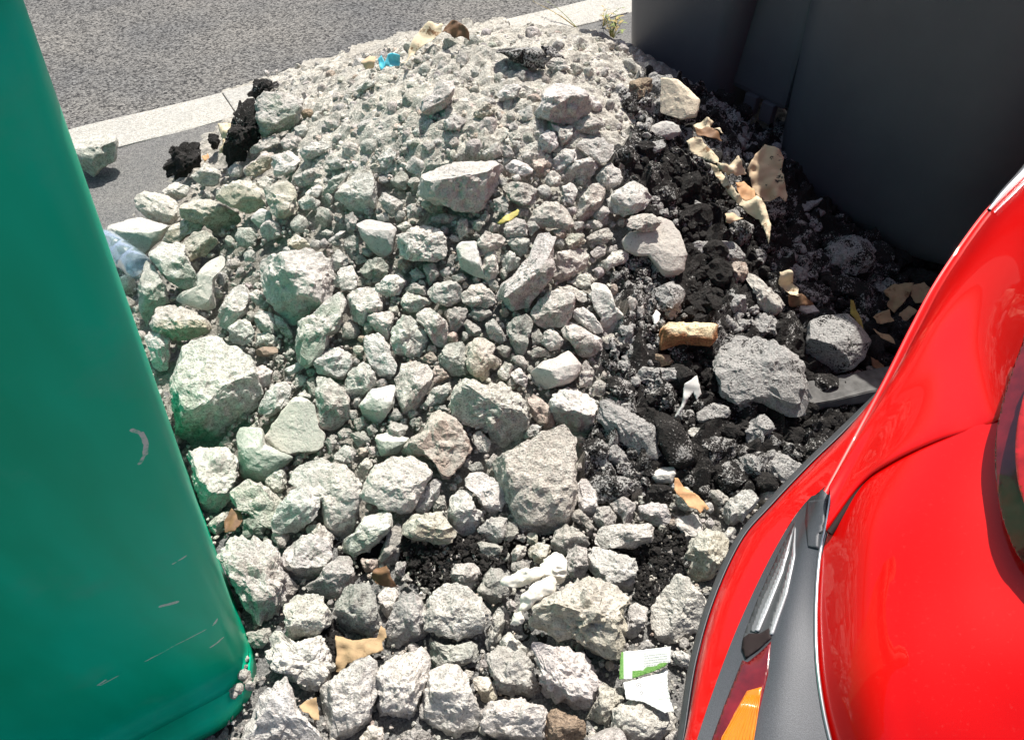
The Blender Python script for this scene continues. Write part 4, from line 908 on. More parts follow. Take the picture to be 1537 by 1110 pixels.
Vg, Fg, ng = rings_mesh([(1.467, GH[0] + kt + .03, GH[1] + kt + .03, .08), (1.50, GH[0] + kt + .03, GH[1] + kt + .03, .08), (1.58, GH[0] + kt - .1, GH[1] + kt - .1, .08), (1.61, GH[0] - .2, GH[1] - .15, .08)])
frame_obj('lid', Vg, Fg, ng, M['green'], green)

# ------------------------------------------------------------------ black bins
def bin_mat():
    m, nt, b = mat('black_bin_plastic')
    p = wpos(nt); n1 = noise(nt, p, 3, 5, .6); n2 = noise(nt, p, 400, 2)
    mp = N(nt, 'ShaderNodeMapping'); L(nt, p, mp.inputs[0]); mp.inputs['Scale'].default_value = (9, 9, 1.2)
    n3 = noise(nt, mp.outputs[0], 2.2, 5, .7)
    c = ramp(nt, n1, [(.3, (.078, .080, .092)), (.7, (.106, .109, .122))])
    c = mix(nt, math_(nt, 'MULTIPLY', ramp(nt, n3, [(.55, (0, 0, 0)), (.8, (1, 1, 1))]), .22), c, (.09, .092, .088))
    v = N(nt, 'ShaderNodeTexVoronoi'); v.inputs['Scale'].default_value = 26; L(nt, p, v.inputs['Vector'])
    sp = math_(nt, 'LESS_THAN', v.outputs['Distance'], .035)
    c = mix(nt, math_(nt, 'MULTIPLY', sp, .35), c, (.3, .28, .25))
    L(nt, c, b.inputs['Base Color']); b.inputs['Roughness'].default_value = .48
    bump(nt, b, n2, .12, .0006)
    return m
M['bin'] = bin_mat()
def make_bin(name, Pa, Pb, depth, label, taper, rc, zb, H):
    """Pa, Pb: the two ends of the foot of the face we see"""
    d = (Pb - Pa)[:2]; Lg = np.linalg.norm(d); d = d / Lg; nrm = np.array([-d[1], d[0]])
    if nrm @ (-(Pa + Pb)[:2] / 2) < 0: nrm = -nrm
    c = (Pa + Pb)[:2] / 2 - nrm * depth / 2
    ang = math.atan2(d[1], d[0]); o = empty(name, (c[0], c[1], 0), ang); tag(o, label, 'bin', 'black waste bins behind the heap')
    hx, hy = Lg / 2, depth / 2
    def rg(z, ins=0.0): k = (z - zb) * taper - ins; return (z, hx + k - max(ins, 0) * 1.3, hy + k, max(rc - ins * .5, .03))
    V_, F_, n = rings_mesh([rg(zb, .12), rg(zb + .006, .07), rg(zb + .022, .035), rg(zb + .05, .014), rg(zb + .09, .003), rg(zb + .13)] + [rg(z) for z in np.linspace(zb + .25, H, 8)])
    frame_obj('body', V_, F_, n, M['bin'], o)
    V_, F_, n = rings_mesh([rg(H + .002, 0), rg(H + .002, -.035), rg(H + .05, -.035), rg(H + .05, .0)]); frame_obj('rim', V_, F_, n, M['bin'], o)
    V_, F_, n = rings_mesh([rg(H + .053, -.03), rg(H + .07, -.03), rg(H + .15, .08), rg(H + .19, .25)]); frame_obj('lid', V_, F_, n, M['bin'], o)
    sgn = 1 if nrm @ np.array([-d[1], d[0]]) > 0 else -1
    for sx in (-1, 1):
        for sy in (-1, 1): wheel_part(o, (sx * (hx - .2), sy * (hy - .22), .071), .3 * sx, .07, .045)
    return o, d, nrm, hx, hy, sgn
PB0, PB1 = at_z(1112, 262, .04), at_z(1470, 466, .04)
binB, dB, nB, hxB, hyB, sB = make_bin('waste_bin', PB0, PB1, .95, 'large black plastic waste bin with curved foot behind the red car', .05, .30, .03, 1.15)
far = -1 if (PB0[:2] - np.array(binB.location[:2])) @ dB < 0 else 1
box_obj('recessed_panel', (.26, .70, .86), (far * (hxB + .09), sB * (hyB - .45), .70), M['bin'], binB, .02)
for k in range(2):
    box_obj('mounting_tab', (.05, .03, .07), (far * (hxB + .02 + .075 * k), sB * (hyB - .10), .245), M['bin'], binB, .004)
PA0, PA1 = at_z(936, 140, .06), at_z(1064, 212, .06)
binA, *_ = make_bin('waste_bin', PA0, PA1, .75, 'smaller-looking black plastic waste bin beside the kerb behind the cream plaster slab', .075, .075, .05, 1.12)

# ------------------------------------------------------------------ red car: the rear corner that reaches into the picture
def paint_mat(name, col):
    m, nt, b = mat(name)
    p = wpos(nt); n = noise(nt, p, 5, 4); d_ = noise(nt, p, 160, 4, .7)
    c = ramp(nt, n, [(.3, tuple(x * .97 for x in col)), (.7, col)])
    dust_ = ramp(nt, d_, [(.60, (0, 0, 0)), (.80, (1, 1, 1))])
    c = mix(nt, math_(nt, 'MULTIPLY', dust_, .05), c, (.5, .38, .33))
    L(nt, c, b.inputs['Base Color']); b.inputs['Roughness'].default_value = .38
    b.inputs['Specular IOR Level'].default_value = .2; b.inputs['Coat Weight'].default_value = .55; b.inputs['Coat Roughness'].default_value = .012
    return m
M['red'] = paint_mat('red_car_paint', (.66, .0016, .0008))
M['clad'] = simple('grey_cladding', (.062, .067, .077), .5, .15, .35, 900, bmp=.0005)
M['trim'] = simple('dark_trim', (.055, .058, .062), .45, 0, .15, 60)
M['chrome'] = simple('satin_strip', (.55, .56, .58), .28, .85, .06, 30)
M['gap'] = simple('panel_gap', (.012, .004, .004), .8)
M['orange'] = simple('orange_reflector', (.85, .20, .008), .15, 0, .08, 60, coat=1)
M['redlens'] = simple('dark_red_lens', (.16, .006, .008), .12, 0, .45, 26, coat=1)
M['orange_red'] = simple('bright_red_lens', (.42, .012, .012), .12, 0, .3, 40, coat=1)
car = empty('red_car', (1.0, .55, 0)); tag(car, 'bright red car, its rear corner reaching in from the right edge', 'car')
from mathutils.bvhtree import BVHTree
def car_part(name, V_, F_, m, parent=None, smooth=True, solid=.0):
    o = centred(name, V_, F_, m, car if parent is None else parent, smooth)
    if parent is not None: o.matrix_parent_inverse.identity()
    if solid:
        md = o.modifiers.new('thickness', 'SOLIDIFY'); md.thickness = solid; md.offset = -1
    return o
CF = np.array([.75, .66, 0.]); CRt = np.array([.66, -.75, 0.])     # the car's forward and right
A_ = [(975, 1330, .37), (995, 1210, .375), (1015, 1110, .38), (1035, 990, .38), (1065, 890, .38), (1105, 805, .38), (1150, 752, .385), (1210, 690, .39), (1262, 640, .40), (1332, 572, .44)]
A2 = [(985, 1330, .385), (1006, 1210, .39), (1025, 1110, .395), (1044, 992, .395), (1073, 893, .395), (1113, 808, .395), (1157, 757, .40), (1216, 695, .405), (1267, 646, .415), (1334, 575, .455)]
B_ = [(1003, 1330, .45), (1023, 1210, .455), (1046, 1110, .46), (1088, 988, .46), (1125, 900, .46), (1165, 820, .465), (1202, 762, .475), (1245, 722, .49), (1290, 655, .51), (1340, 570, .53)]
Ab = [(1005, 1330, .25), (1030, 1210, .25), (1050, 1110, .25), (1070, 990, .25), (1100, 890, .25), (1140, 805, .25), (1190, 752, .25), (1250, 690, .25), (1300, 640, .26), (1370, 572, .28)]
D_ = [(1650, 130, .82), (1590, 205, .79), (1537, 265, .755), (1480, 325, .72), (1415, 418, .67), (1375, 490, .63), (1335, 570, .59), (1295, 645, .56), (1243, 742, .54)]
Ds = [(1700, 150, .6), (1640, 225, .58), (1585, 285, .56), (1530, 345, .54), (1460, 430, .52), (1410, 500, .51), (1360, 578, .50), (1310, 655, .49), (1258, 750, .48)]
E_ = [(1760, 250, .98), (1700, 360, .97), (1620, 450, .94), (1560, 540, .86), (1493, 619, .772), (1410, 649, .722), (1337, 685, .667), (1290, 721, .622), (1240, 790, .582)]
def ext_near(P, n=3, st=.38):                                # carry a bumper line on across the back of the car
    return np.vstack([np.array([P[0] + CRt * st * k + np.array([0, 0, 0]) for k in range(n, 0, -1)]), P])
def ext_far(P, n=4, st=.62):                                 # carry a side line on along the car
    return np.vstack([np.array([P[0] + CF * st * k for k in range(n, 0, -1)]), P])
V_, F_ = loft([ext_near(px3(Ab)), ext_near(px3(A_))], 4, 60); car_part('lower_valance', V_, F_, M['trim'])
V_, F_ = loft([ext_near(px3(A_) + np.array([.012, -.004, -.02])), ext_near(px3(A_)), ext_near(px3(A2))], 7, 80); car_part('edge_trim', V_, F_, M['trim'])
midAB = (px3(A2) + px3(B_)) / 2 + np.array([-.006, .004, .004])
V_, F_ = loft([ext_near(px3(A2) + np.array([.002, -.002, .0])), ext_near(midAB), ext_near(px3(B_))], 10, 80); band = car_part('lower_bumper_band', V_, F_, M['red'])
Vs_, Fs_ = tube(catmull(px3(A2), 60), [.0014] * 60, 6); car_part('light_piping', Vs_, Fs_, M['clad'])
Bc = [(1003, 1330, .452), (1023, 1210, .457), (1046, 1110, .462), (1088, 988, .462), (1125, 900, .462), (1165, 820, .467), (1200, 765, .48), (1218, 744, .515)]
Cc = [(1330, 1330, .50), (1278, 1210, .51), (1242, 1110, .52), (1224, 1010, .53), (1221, 920, .535), (1226, 840, .545), (1236, 790, .555), (1244, 743, .56)]
b3, c3 = px3(Bc), px3(Cc)
mid1 = b3 * .68 + c3 * .32 + np.array([0, 0, .006]); mid2 = b3 * .35 + c3 * .65 + np.array([-.004, .004, .012])
Vc_, Fc_ = loft([ext_near(b3), ext_near(mid1), ext_near(mid2), ext_near(c3)], 22, 90); clad = car_part('bumper_cladding', Vc_, Fc_, M['clad'])
bvh = BVHTree.FromPolygons([Vector(v) for v in Vc_], [tuple(int(k) for k in f) for f in Fc_])
V_, F_ = loft([c3, c3 + np.array([.012, -.006, -.03])], 3, 60); car_part('cladding_edge', V_, F_, M['clad'])
def cdt(poly, step_px, rs=None):
    lo, hi = poly.min(0), poly.max(0); gxx, gyy = np.meshgrid(np.arange(lo[0], hi[0], step_px), np.arange(lo[1], hi[1], step_px))
    g = np.stack([gxx.ravel(), gyy.ravel()], -1) + .37; inner = g[in_poly(g, poly)]; q = np.roll(poly, -1, 0); ol = []
    for a, b in zip(poly, q):
        k = max(1, int(np.hypot(*(b - a)) / step_px))
        for t in range(k): ol.append(a + (b - a) * t / k + (rs.normal(0, .35, 2) if rs is not None and t else 0))
    ol = np.array(ol); pts = np.vstack([ol, inner])
    res = geometry.delaunay_2d_cdt([Vector(p) for p in pts], [], [list(range(len(ol)))], 1, 1e-4)
    P2 = np.array([v[:] for v in res[0]]); F = np.array([f if len(f) == 3 else f[:3] for f in res[2]], np.int32)
    a = P2[F[:, 0]]; b = P2[F[:, 1]]; c = P2[F[:, 2]]; fl = (b[:, 0] - a[:, 0]) * (c[:, 1] - a[:, 1]) - (b[:, 1] - a[:, 1]) * (c[:, 0] - a[:, 0]) > 0
    F[fl] = F[fl][:, ::-1]
    return P2, F, ol
def smooth_poly(p, n=6):
    p = np.asarray(p, float); Q = np.vstack([p[-1:], p, p[:2]]); out = []
    for i in range(1, len(p) + 1):
        for t in np.arange(n) / n:
            a, b, c, d = Q[i - 1], Q[i], Q[i + 1], Q[i + 2]; out.append(.5 * (2 * b + (c - a) * t + (2 * a - 5 * b + 4 * c - d) * t * t + (3 * b - a - 3 * c + d) * t ** 3))
    return np.array(out)
def patch(name, poly, off_, m, tree, parent=None, bulge=0.0, step_px=5.0, thick=.004, soft=False, flat=False):
    """a moulding laid on a bodywork surface, outline given in photo pixels"""
    poly = smooth_poly(poly) if soft else np.asarray(poly, float)
    P2, F, ol = cdt(poly, step_px); V__ = []
    dist = np.sqrt(((P2[:, None] - ol[None]) ** 2).sum(-1).min(1)); dm = max(dist.max(), 1e-6)
    pl = None
    if flat:
        H_ = [tree.ray_cast(Vector(CAM), Vector(rays([q])[0]).normalized())[0] for q in ol[::4]]; H_ = np.array([h[:] for h in H_ if h is not None])
        c_ = H_.mean(0); n_ = np.linalg.svd(H_ - c_)[2][2]; pl = (c_, n_)
    for q, dd in zip(P2, dist):
        if pl is not None:
            d = rays([q])[0]; pos = CAM + d * (((pl[0] - CAM) @ pl[1]) / (d @ pl[1])); k = min(1.0, dd / dm)
            V__.append(pos - d / np.linalg.norm(d) * (off_ + bulge * math.sin(k * math.pi / 2))); continue
        d = rays([q])[0]; hit = tree.ray_cast(Vector(CAM), Vector(d).normalized())
        if hit[0] is None:
            hit = tree.find_nearest(Vector(CAM + d * 1.2)); pos = Vector(CAM + d * ((np.array(hit[0]) - CAM) @ FW))
        else: pos = hit[0]
        k = min(1.0, dd / dm); V__.append(np.array(pos) - d / np.linalg.norm(d) * (off_ + bulge * math.sqrt(max(0, 1 - (1 - k) ** 2))))
    o = car_part(name, np.array(V__), F, m, parent)
    md = o.modifiers.new('thickness', 'SOLIDIFY'); md.thickness = thick; md.offset = -1
    return o
M['fin'] = simple('satin_grey', (.20, .205, .215), .35, .3, .05, 6)
M['finlight'] = simple('pale_satin', (.46, .47, .49), .3, .3, .04, 6)
patch('lamp_recess', [(1194, 780), (1170, 826), (1137, 898), (1116, 953), (1113, 970), (1119, 989), (1150, 965), (1160, 930), (1176, 880), (1189, 830)], .0008, M['trim'], bvh, clad)
patch('recess_fin', [(1191, 790), (1172, 836), (1143, 900), (1126, 946), (1135, 948), (1152, 915), (1170, 868), (1184, 825)], .0035, M['fin'], bvh, clad, 0.0, 3.0)
patch('fin_highlight', [(1188, 800), (1170, 852), (1140, 925), (1133, 945), (1138, 946), (1151, 915), (1174, 856)], .0062, M['finlight'], bvh, clad, 0.0, 3.0)  # lit streak of the fin, painted as a paler strip
patch('fin_ridge', [(1193, 790), (1188, 832), (1173, 890), (1158, 935), (1154, 952), (1159, 950), (1165, 932), (1180, 890), (1192, 832)], .005, M['finlight'], bvh, clad, 0.0, 3.0)
patch('fin_end', [(1115, 957), (1124, 950), (1140, 950), (1154, 942), (1157, 956), (1140, 972), (1119, 987), (1113, 973)], .0045, M['gap'], bvh, clad, .002)
refl = patch('reflector', [(1114, 990), (1122, 993), (1142, 977), (1157, 962), (1153, 1010), (1141, 1060), (1131, 1110), (1122, 1180), (1108, 1270), (1052, 1270), (1058, 1180), (1068, 1110), (1086, 1060), (1102, 1020)], .001, M['redlens'], bvh, clad, .003)
patch('orange_lens', [(1121, 1036), (1143, 1030), (1137, 1065), (1130, 1110), (1121, 1180), (1106, 1262), (1062, 1262), (1068, 1180), (1081, 1112), (1102, 1070)], .0042, M['orange'], bvh, clad, .001)
for k in range(10):
    t = k / 9.; patch('lens_rib', [(1121 + 20 * t - .9, 1042), (1121 + 20 * t + .7, 1042), (1084 + 47 * t + .8, 1105), (1068 + 54 * t + .5, 1180), (1068 + 54 * t - 1.0, 1180), (1084 + 47 * t - .8, 1105)], .0058, M['orange'], bvh, clad, .0006, 20.0, .002)
cs = catmull(c3, 60); V_, F_ = tube(cs + np.array([.003, -.001, .001]), [.003] * 60, 8); car_part('cladding_strip', V_, F_, M['chrome'])
patch('cladding_cap', [(1212, 752), (1242, 748), (1236, 790), (1229, 824), (1213, 820), (1208, 780)], .002, M['clad'], bvh, clad, .001)
# body panels, a real gap between them
d3, e3 = px3(D_), px3(E_)
m1 = d3 * .74 + e3 * .26 + np.array([-.006, .008, .034]); m2 = d3 * .4 + e3 * .6 + np.array([0, .004, .022])
Vq, Fq = loft([ext_far(q_) for q_ in (px3(Ds), d3 * .9 + px3(Ds) * .1 + np.array([-.008, .008, -.004]), d3, m1, m2, e3, e3 + np.array([.006, -.004, -.014]))], 40, 100)
car_part('quarter_panel', Vq, Fq, M['red'])
BR = [[(1243, 799, 0.563), (1294, 729, .618), (1341, 693, .663), (1412, 657, .718), (1495, 627, .768), (1600, 590, .82), (1720, 560, .86), (1850, 540, .88)],
      [(1231, 850, 0.543), (1287, 800, .622), (1342, 780, .668), (1420, 755, .715), (1510, 735, .755), (1610, 720, .79), (1740, 700, .83), (1870, 690, .85)],
      [(1225, 930, 0.530), (1287, 905, .612), (1350, 890, .655), (1430, 880, .692), (1520, 870, .724), (1630, 860, .76), (1760, 850, .80), (1890, 850, .82)],
      [(1229, 1020, 0.523), (1292, 1010, .60), (1360, 1005, .638), (1440, 1000, .668), (1530, 1000, .694), (1640, 1000, .72), (1770, 1000, .76), (1900, 1000, .78)],
      [(1247, 1110, 0.513), (1312, 1110, .582), (1380, 1110, .613), (1460, 1110, .638), (1550, 1110, .658), (1650, 1110, .68), (1780, 1110, .72), (1900, 1110, .74)],
      [(1284, 1210, 0.503), (1345, 1210, .56), (1420, 1210, .584), (1500, 1210, .604), (1580, 1210, .622), (1680, 1210, .64), (1800, 1210, .67), (1900, 1210, .69)],
      [(1336, 1330, 0.493), (1400, 1330, .54), (1470, 1330, .555), (1540, 1330, .57), (1620, 1330, .585), (1710, 1330, .60), (1820, 1330, .62), (1920, 1330, .64)]]
rows = [np.vstack([px3(r), *[(px3(r)[-1] + CRt * .33 * k)[None] for k in (1, 2, 3)]]) for r in BR]
Vb, Fb = loft([rows[0] + np.array([.004, -.004, -.014]), rows[0]] + rows[1:], 56, 90); car_part('bumper', Vb, Fb, M['red'])
V_, F_ = tube(catmull(px3(E_[3:]) + np.array([.006, -.005, -.010]), 50), [.006] * 50, 8); car_part('panel_gap_seal', V_, F_, M['gap'])
allV = np.vstack([Vq, Vb]); allF = [tuple(int(k) for k in f) for f in Fq] + [tuple(int(k) + len(Vq) for k in f) for f in Fb]
body = BVHTree.FromPolygons([Vector(v) for v in allV], allF)
TL = [(1548, 490), (1533, 519), (1515, 570), (1501, 618), (1493, 674), (1497, 737), (1508, 789), (1537, 846), (1600, 890), (1690, 830), (1730, 690), (1690, 560), (1620, 500)]
tl = patch('tail_light', TL, .030, M['redlens'], body, None, .03, 4.0, .03, True, True)
patch('light_cell', [(1552, 560), (1530, 620), (1524, 680), (1532, 740), (1560, 790), (1620, 800), (1670, 730), (1650, 620), (1600, 560)], .062, M['orange_red'], body, tl, .008, 6.0, .004, True, True)
V_, F_ = tube(catmull(px3([(1600, 196, .795), (1560, 240, .772), (1537, 266, .757), (1510, 293, .742), (1487, 319, .726)]) + np.array([-.004, .002, .004]), 24), [.013 - .009 * (k / 23) ** 2 for k in range(24)], 8); car_part('window_trim', V_, F_, M['chrome'])

# the rest of the car beyond the picture: sill, wheel, glass and roof
ds = ext_far(px3(Ds)); V_, F_ = loft([ds * np.array([1, 1, 0]) + np.array([.05, -.02, .24]), ds * np.array([1, 1, .5]) + np.array([.02, -.01, .15]), ds], 8, 90); car_part('side_sill', V_, F_, M['red'])
M['glass'] = simple('car_glass', (.012, .014, .016), .06, 0, .1, 5, coat=1)
belt = np.vstack([ext_far(e3[:3]), px3([(1590, 500, .93), (1640, 545, .91)]), rows[0][6:] + np.array([.01, 0, .02])])
roof = belt + np.array([0, 0, 1.46]) - belt * np.array([0, 0, 1]); nb_ = len(belt); kk = np.clip((np.arange(nb_) - 5) / 4., 0, 1)[:, None]
roof = roof + CRt * .20 * (1 - kk) + (CF * .50 + CRt * .10) * kk
mid_ = (belt + roof) / 2 + CRt * -.03 * (1 - kk) + CF * -.04 * kk
V_, F_ = loft([belt + np.array([.0, .0, -.03]), belt, mid_, roof], 16, 90); car_part('window_glass', V_, F_, M['glass'])
inn = roof + CRt * .5 * (1 - kk) + CF * .6 * kk + np.array([0, 0, .04]); far_ = np.tile(roof.mean(0) + CRt * .3 + np.array([0, 0, .05]), (nb_, 1))
V_, F_ = loft([roof + np.array([0, 0, -.01]), roof + CRt * .03 * (1 - kk) + CF * .03 * kk + np.array([0, 0, .012]), inn, far_], 12, 90); car_part('roof', V_, F_, M['red'])
wp = px3(Ds)[0] + CF * .12 + CRt * .10; wl = wheel_part(car, (wp[0] - 1.0, wp[1] - .55, .305), math.atan2(CF[1], CF[0]), .305, .2)
V_, F_ = loft([rows[-1], np.linspace(c3[0] + np.array([.002, 0, -.01]), c3[0] + CRt * 1.14 + np.array([0, 0, -.01]), len(rows[-1]))], 6, 60); car_part('bumper_step', V_, F_, M['red'])

# ------------------------------------------------------------------ litter on the heap
def litter(o, c, label, cat, short=None, group=None):
    tag(o, label, cat, group); THINGS.append(dict(o=o, c=np.asarray(c, float), r=12., tone='w', label=label, short=short, name='litter', P0=None, rm=0)); return o
def sheet(name, spec, m, lift=.05, nrm=(0, -.45, 1), crumple=.006, freq=28, thick=.0006, seed=0, parent=None, base=None, curl=0.0, step_px=3.0):
    """a leaf or a piece of card: outline from the photograph laid on a tilted plane where it rests"""
    poly = parse(spec); A, c = area_centroid(poly); lo, hi = poly.min(0), poly.max(0)
    P0 = on_heap1(c, lift) if base is None else np.asarray(base, float)
    n = np.array(nrm, float); n /= np.linalg.norm(n)
    P2, F, ol = cdt(poly, step_px, np.random.default_rng(seed + 3))
    d = rays(P2); t = ((P0 - CAM) @ n) / (d @ n); W = CAM + d * t[:, None]
    rr = np.linalg.norm(W - P0, axis=1)
    crumple = crumple * 1.7; h = fbm(W * freq + seed * 3.7, 40 + seed, 2) * crumple + (1 - np.abs(vnoise(W * freq * .6 + seed, 50 + seed)) * 2) * crumple * .8 + curl * rr * rr * 14
    W = W + h[:, None] * n
    a, b, c3_ = W[F[:, 0]], W[F[:, 1]], W[F[:, 2]]; flip = np.einsum('ij,ij->i', np.cross(b - a, c3_ - a), np.tile(n, (len(F), 1))) < 0
    F[flip] = F[flip][:, ::-1]
    o = centred(name, W, F, m, parent, True)
    uv = o.data.uv_layers.new(name='UVMap'); li = np.empty(len(o.data.loops), np.int32); o.data.loops.foreach_get('vertex_index', li)
    U = (P2 - lo) / (hi - lo); U[:, 1] = 1 - U[:, 1]; uv.data.foreach_set('uv', U[li].astype(np.float32).ravel())
    md = o.modifiers.new('thickness', 'SOLIDIFY'); md.thickness = thick; md.offset = 0
    return o, area_centroid(poly)[1], P0
M['leaf_tan'] = simple('dry_leaf_tan', (.50, .33, .18), .7, 0, .28, 45, bmp=.002)
M['leaf_orange'] = simple('dry_leaf_fawn', (.56, .31, .15), .7, 0, .22, 60, bmp=.002)
M['leaf_brown'] = simple('dry_leaf_brown', (.17, .09, .045), .7, 0, .4, 45, bmp=.002)
M['leaf_yellow'] = simple('leaf_yellow', (.43, .37, .09), .6, 0, .3, 70, bmp=.001)
M['card_tan'] = simple('torn_cardboard_tan', (.50, .37, .24), .85, 0, .22, 25, bmp=.002)
M['card_cream'] = simple('torn_cardboard_cream', (.74, .64, .46), .85, 0, .15, 40, bmp=.002)
M['rag'] = simple('white_rag', (.78, .74, .65), .9, 0, .08, 40, bmp=.002)
M['blue'] = simple('blue_plastic_film', (.10, .50, .62), .4, 0, .35, 55)
M['white_wood'] = simple('white_stick', (.66, .65, .62), .7, 0, .15, 60)
M['plank'] = simple('weathered_board', (.10, .098, .095), .85, 0, .4, 35, bmp=.002)
def card_spotted():
    m, nt, b = mat('scorched_card'); p = wpos(nt)
    n = noise(nt, p, 34, 4, .7); c = ramp(nt, noise(nt, p, 12, 4), [(.3, (.46, .34, .22)), (.7, (.56, .43, .29))])
    c = mix(nt, ramp(nt, n, [(.60, (0, 0, 0)), (.65, (1, 1, 1))]), c, (.03, .025, .02)); L(nt, c, b.inputs['Base Color']); b.inputs['Roughness'].default_value = .9
    return m
M['card_spot'] = card_spotted()
def blotched(name, base, dark, thr):
    m, nt, b = mat(name); p = wpos(nt); n = noise(nt, p, 22, 5, .7); c = ramp(nt, noise(nt, p, 60, 4), [(.3, tuple(x * .8 for x in base)), (.7, base)])
    c = mix(nt, ramp(nt, n, [(thr, (0, 0, 0)), (thr + .07, (1, 1, 1))]), c, dark); L(nt, c, b.inputs['Base Color']); b.inputs['Roughness'].default_value = .9
    bump(nt, b, noise(nt, p, 90, 4), .7, .003); return m
M['card_cream'] = blotched('scorched_cream_card', (.68, .57, .40), (.20, .11, .055), .56)
M['leaf_tan'] = blotched('blotched_dry_leaf', (.46, .32, .18), (.22, .12, .06), .58)
def one(name, spec, m, label, cat, short=None, **kw):
    o, c, P0 = sheet(name, spec, M[m], **kw); return litter(o, c, label, cat, short)
one('yellow_leaf', 'e 1065,300 1075,295 1110,262 1150,235 1190,213 1199,225 1192,248 1140,290 1105,306 1080,310', 'leaf_yellow', 'narrow yellow-green leaf lying among the grey stones near the crest', 'leaf', 'yellow leaf', lift=.075, crumple=.003, seed=1)
one('dry_leaf', 'n 800,200 830,200 880,260 950,310 1000,340 1080,440 1060,460 1040,440 1010,485 985,450 920,430 880,370 820,330 800,290', 'leaf_orange', 'fawn dry leaf beside a white stone in the charred debris near the car', 'leaf', 'fawn leaf', lift=.06, crumple=.005, seed=2)
one('dry_leaf', 'k 655,480 700,490 760,510 840,500 905,495 930,420 955,440 965,490 935,520 945,570 880,590 800,630 730,650 690,705 655,700 665,600', 'leaf_tan', 'large tan maple-like leaf under the domed grey stone', 'leaf', 'large tan leaf', lift=.03, crumple=.006, seed=3)
one('dry_leaf', 'k 435,905 480,870 545,850 550,900 565,985 530,985 500,945 460,935', 'leaf_tan', 'small tan leaf piece left of the pear-shaped chunk', 'leaf', 'small tan leaf', lift=.03, seed=4)
one('dry_leaf', 'k 870,130 900,80 965,62 990,90 1000,140 1030,190 950,190 900,170', 'leaf_brown', 'curled brown leaf with pale edge above the domed grey stone', 'leaf', 'curled brown leaf', lift=.03, seed=5, crumple=.01)
one('dry_leaf', 'p 1060,430 1110,395 1190,378 1230,392 1222,455 1170,510 1130,558 1110,530 1080,520 1100,480 1070,460', 'leaf_tan', 'biggest tan leaf in the shade between the black bin and the car', 'leaf', 'big shaded leaf', lift=.05, seed=6)
one('dry_leaf', 'p 1238,392 1310,374 1362,440 1320,460 1300,512 1255,500 1222,458', 'leaf_tan', 'tan leaf overlapping the biggest shaded leaf, nearer the car', 'leaf', 'overlapping shaded leaf', lift=.055, seed=7)
one('dry_leaf', 'p 985,595 1030,560 1090,545 1128,608 1060,625 1010,632', 'leaf_tan', 'tan cupped leaf below the biggest shaded leaf', 'leaf', 'cupped leaf', lift=.05, seed=8, crumple=.01)
one('dry_leaf', 'p 1128,635 1150,570 1222,510 1272,545 1215,600', 'leaf_tan', 'dull tan leaf right of the cupped leaf', 'leaf', 'dull leaf', lift=.04, seed=9)
one('dry_leaf', 'p 1000,655 1050,685 1090,690 1128,752 1090,740 1040,710', 'leaf_tan', 'thin folded leaf right of the soot-smeared stone', 'leaf', 'thin folded leaf', lift=.05, seed=10)
one('dry_leaf', 'p 990,820 1040,835 1085,885 1050,895 1010,870', 'leaf_brown', 'small brown leaf by the car edge below the thin folded leaf', 'leaf', 'small brown leaf', lift=.05, seed=11)
one('yellow_leaf', 'p 862,475 880,480 905,550 925,590 938,655 915,640 895,600 862,560', 'leaf_yellow', 'yellowish strip of leaf standing against the soot-smeared stone', 'leaf', 'yellowish strip leaf', lift=.09, nrm=(0, -1, .5), crumple=.004, seed=12)
one('dry_leaf', 'i 150,330 190,250 250,270 260,330 220,390 160,400', 'leaf_brown', 'brown leaf in the dark gap beside the green container', 'leaf', 'brown leaf by the container', lift=.03, seed=13)
one('dry_leaf', 'b 1050,105 1100,70 1150,80 1220,135 1222,165 1180,150 1130,150 1080,130', 'leaf_brown', 'brown curled leaf at the top of the heap against the road', 'leaf', 'curled leaf at the top', lift=.05, crumple=.012, seed=14, nrm=(0, -.5, 1))
one('cardboard_scrap', 'b 820,315 835,270 860,200 920,108 1020,62 1064,80 1040,125 965,180 890,222 840,300', 'card_cream', 'cream cardboard strip standing at the very top of the heap', 'cardboard', 'cream strip at the top', lift=.05, nrm=(0, -.35, 1), crumple=.008, seed=15)
one('plastic_scrap', 'b 668,275 690,252 712,300 735,258 770,252 805,262 800,312 750,330 725,325 690,350', 'blue', 'torn turquoise plastic scrap by the kerb at the top of the heap', 'plastic scrap', 'turquoise scrap', lift=.06, nrm=(0, -.9, 1), crumple=.007, seed=16)
one('paper_scrap', 'b 570,300 620,262 665,262 650,330 600,345', 'card_tan', 'crumpled dirty paper left of the turquoise scrap', 'paper', 'dirty paper scrap', lift=.06, nrm=(0, -.9, 1), crumple=.007, seed=17)
one('cardboard_scrap', 'o 805,420 860,330 910,280 990,310 1025,350 1012,430 1050,570 1040,612 1000,590 950,605 890,612 850,560 830,500', 'card_spot', 'torn tan cardboard with scorched spots standing against the black bin', 'cardboard', 'torn tan cardboard', lift=.14, nrm=(-.25, -.6, 1), crumple=.008, seed=18)
one('cardboard_scrap', 'o 580,385 640,410 700,500 740,560 800,610 860,585 912,640 945,770 930,882 905,800 880,722 790,662 700,562 620,455', 'card_cream', 'long cream cardboard strip slanting down left of the torn tan cardboard', 'cardboard', 'slanting cream strip', lift=.12, nrm=(-.2, -.5, 1), crumple=.010, seed=19)
one('cardboard_scrap', 'o 440,250 480,232 530,238 590,310 638,345 632,385 600,392 540,342 470,312', 'card_cream', 'rounded cream cardboard piece above the slanting cream strip', 'cardboard', 'rounded cream piece', lift=.10, nrm=(-.1, -.5, 1), seed=20)
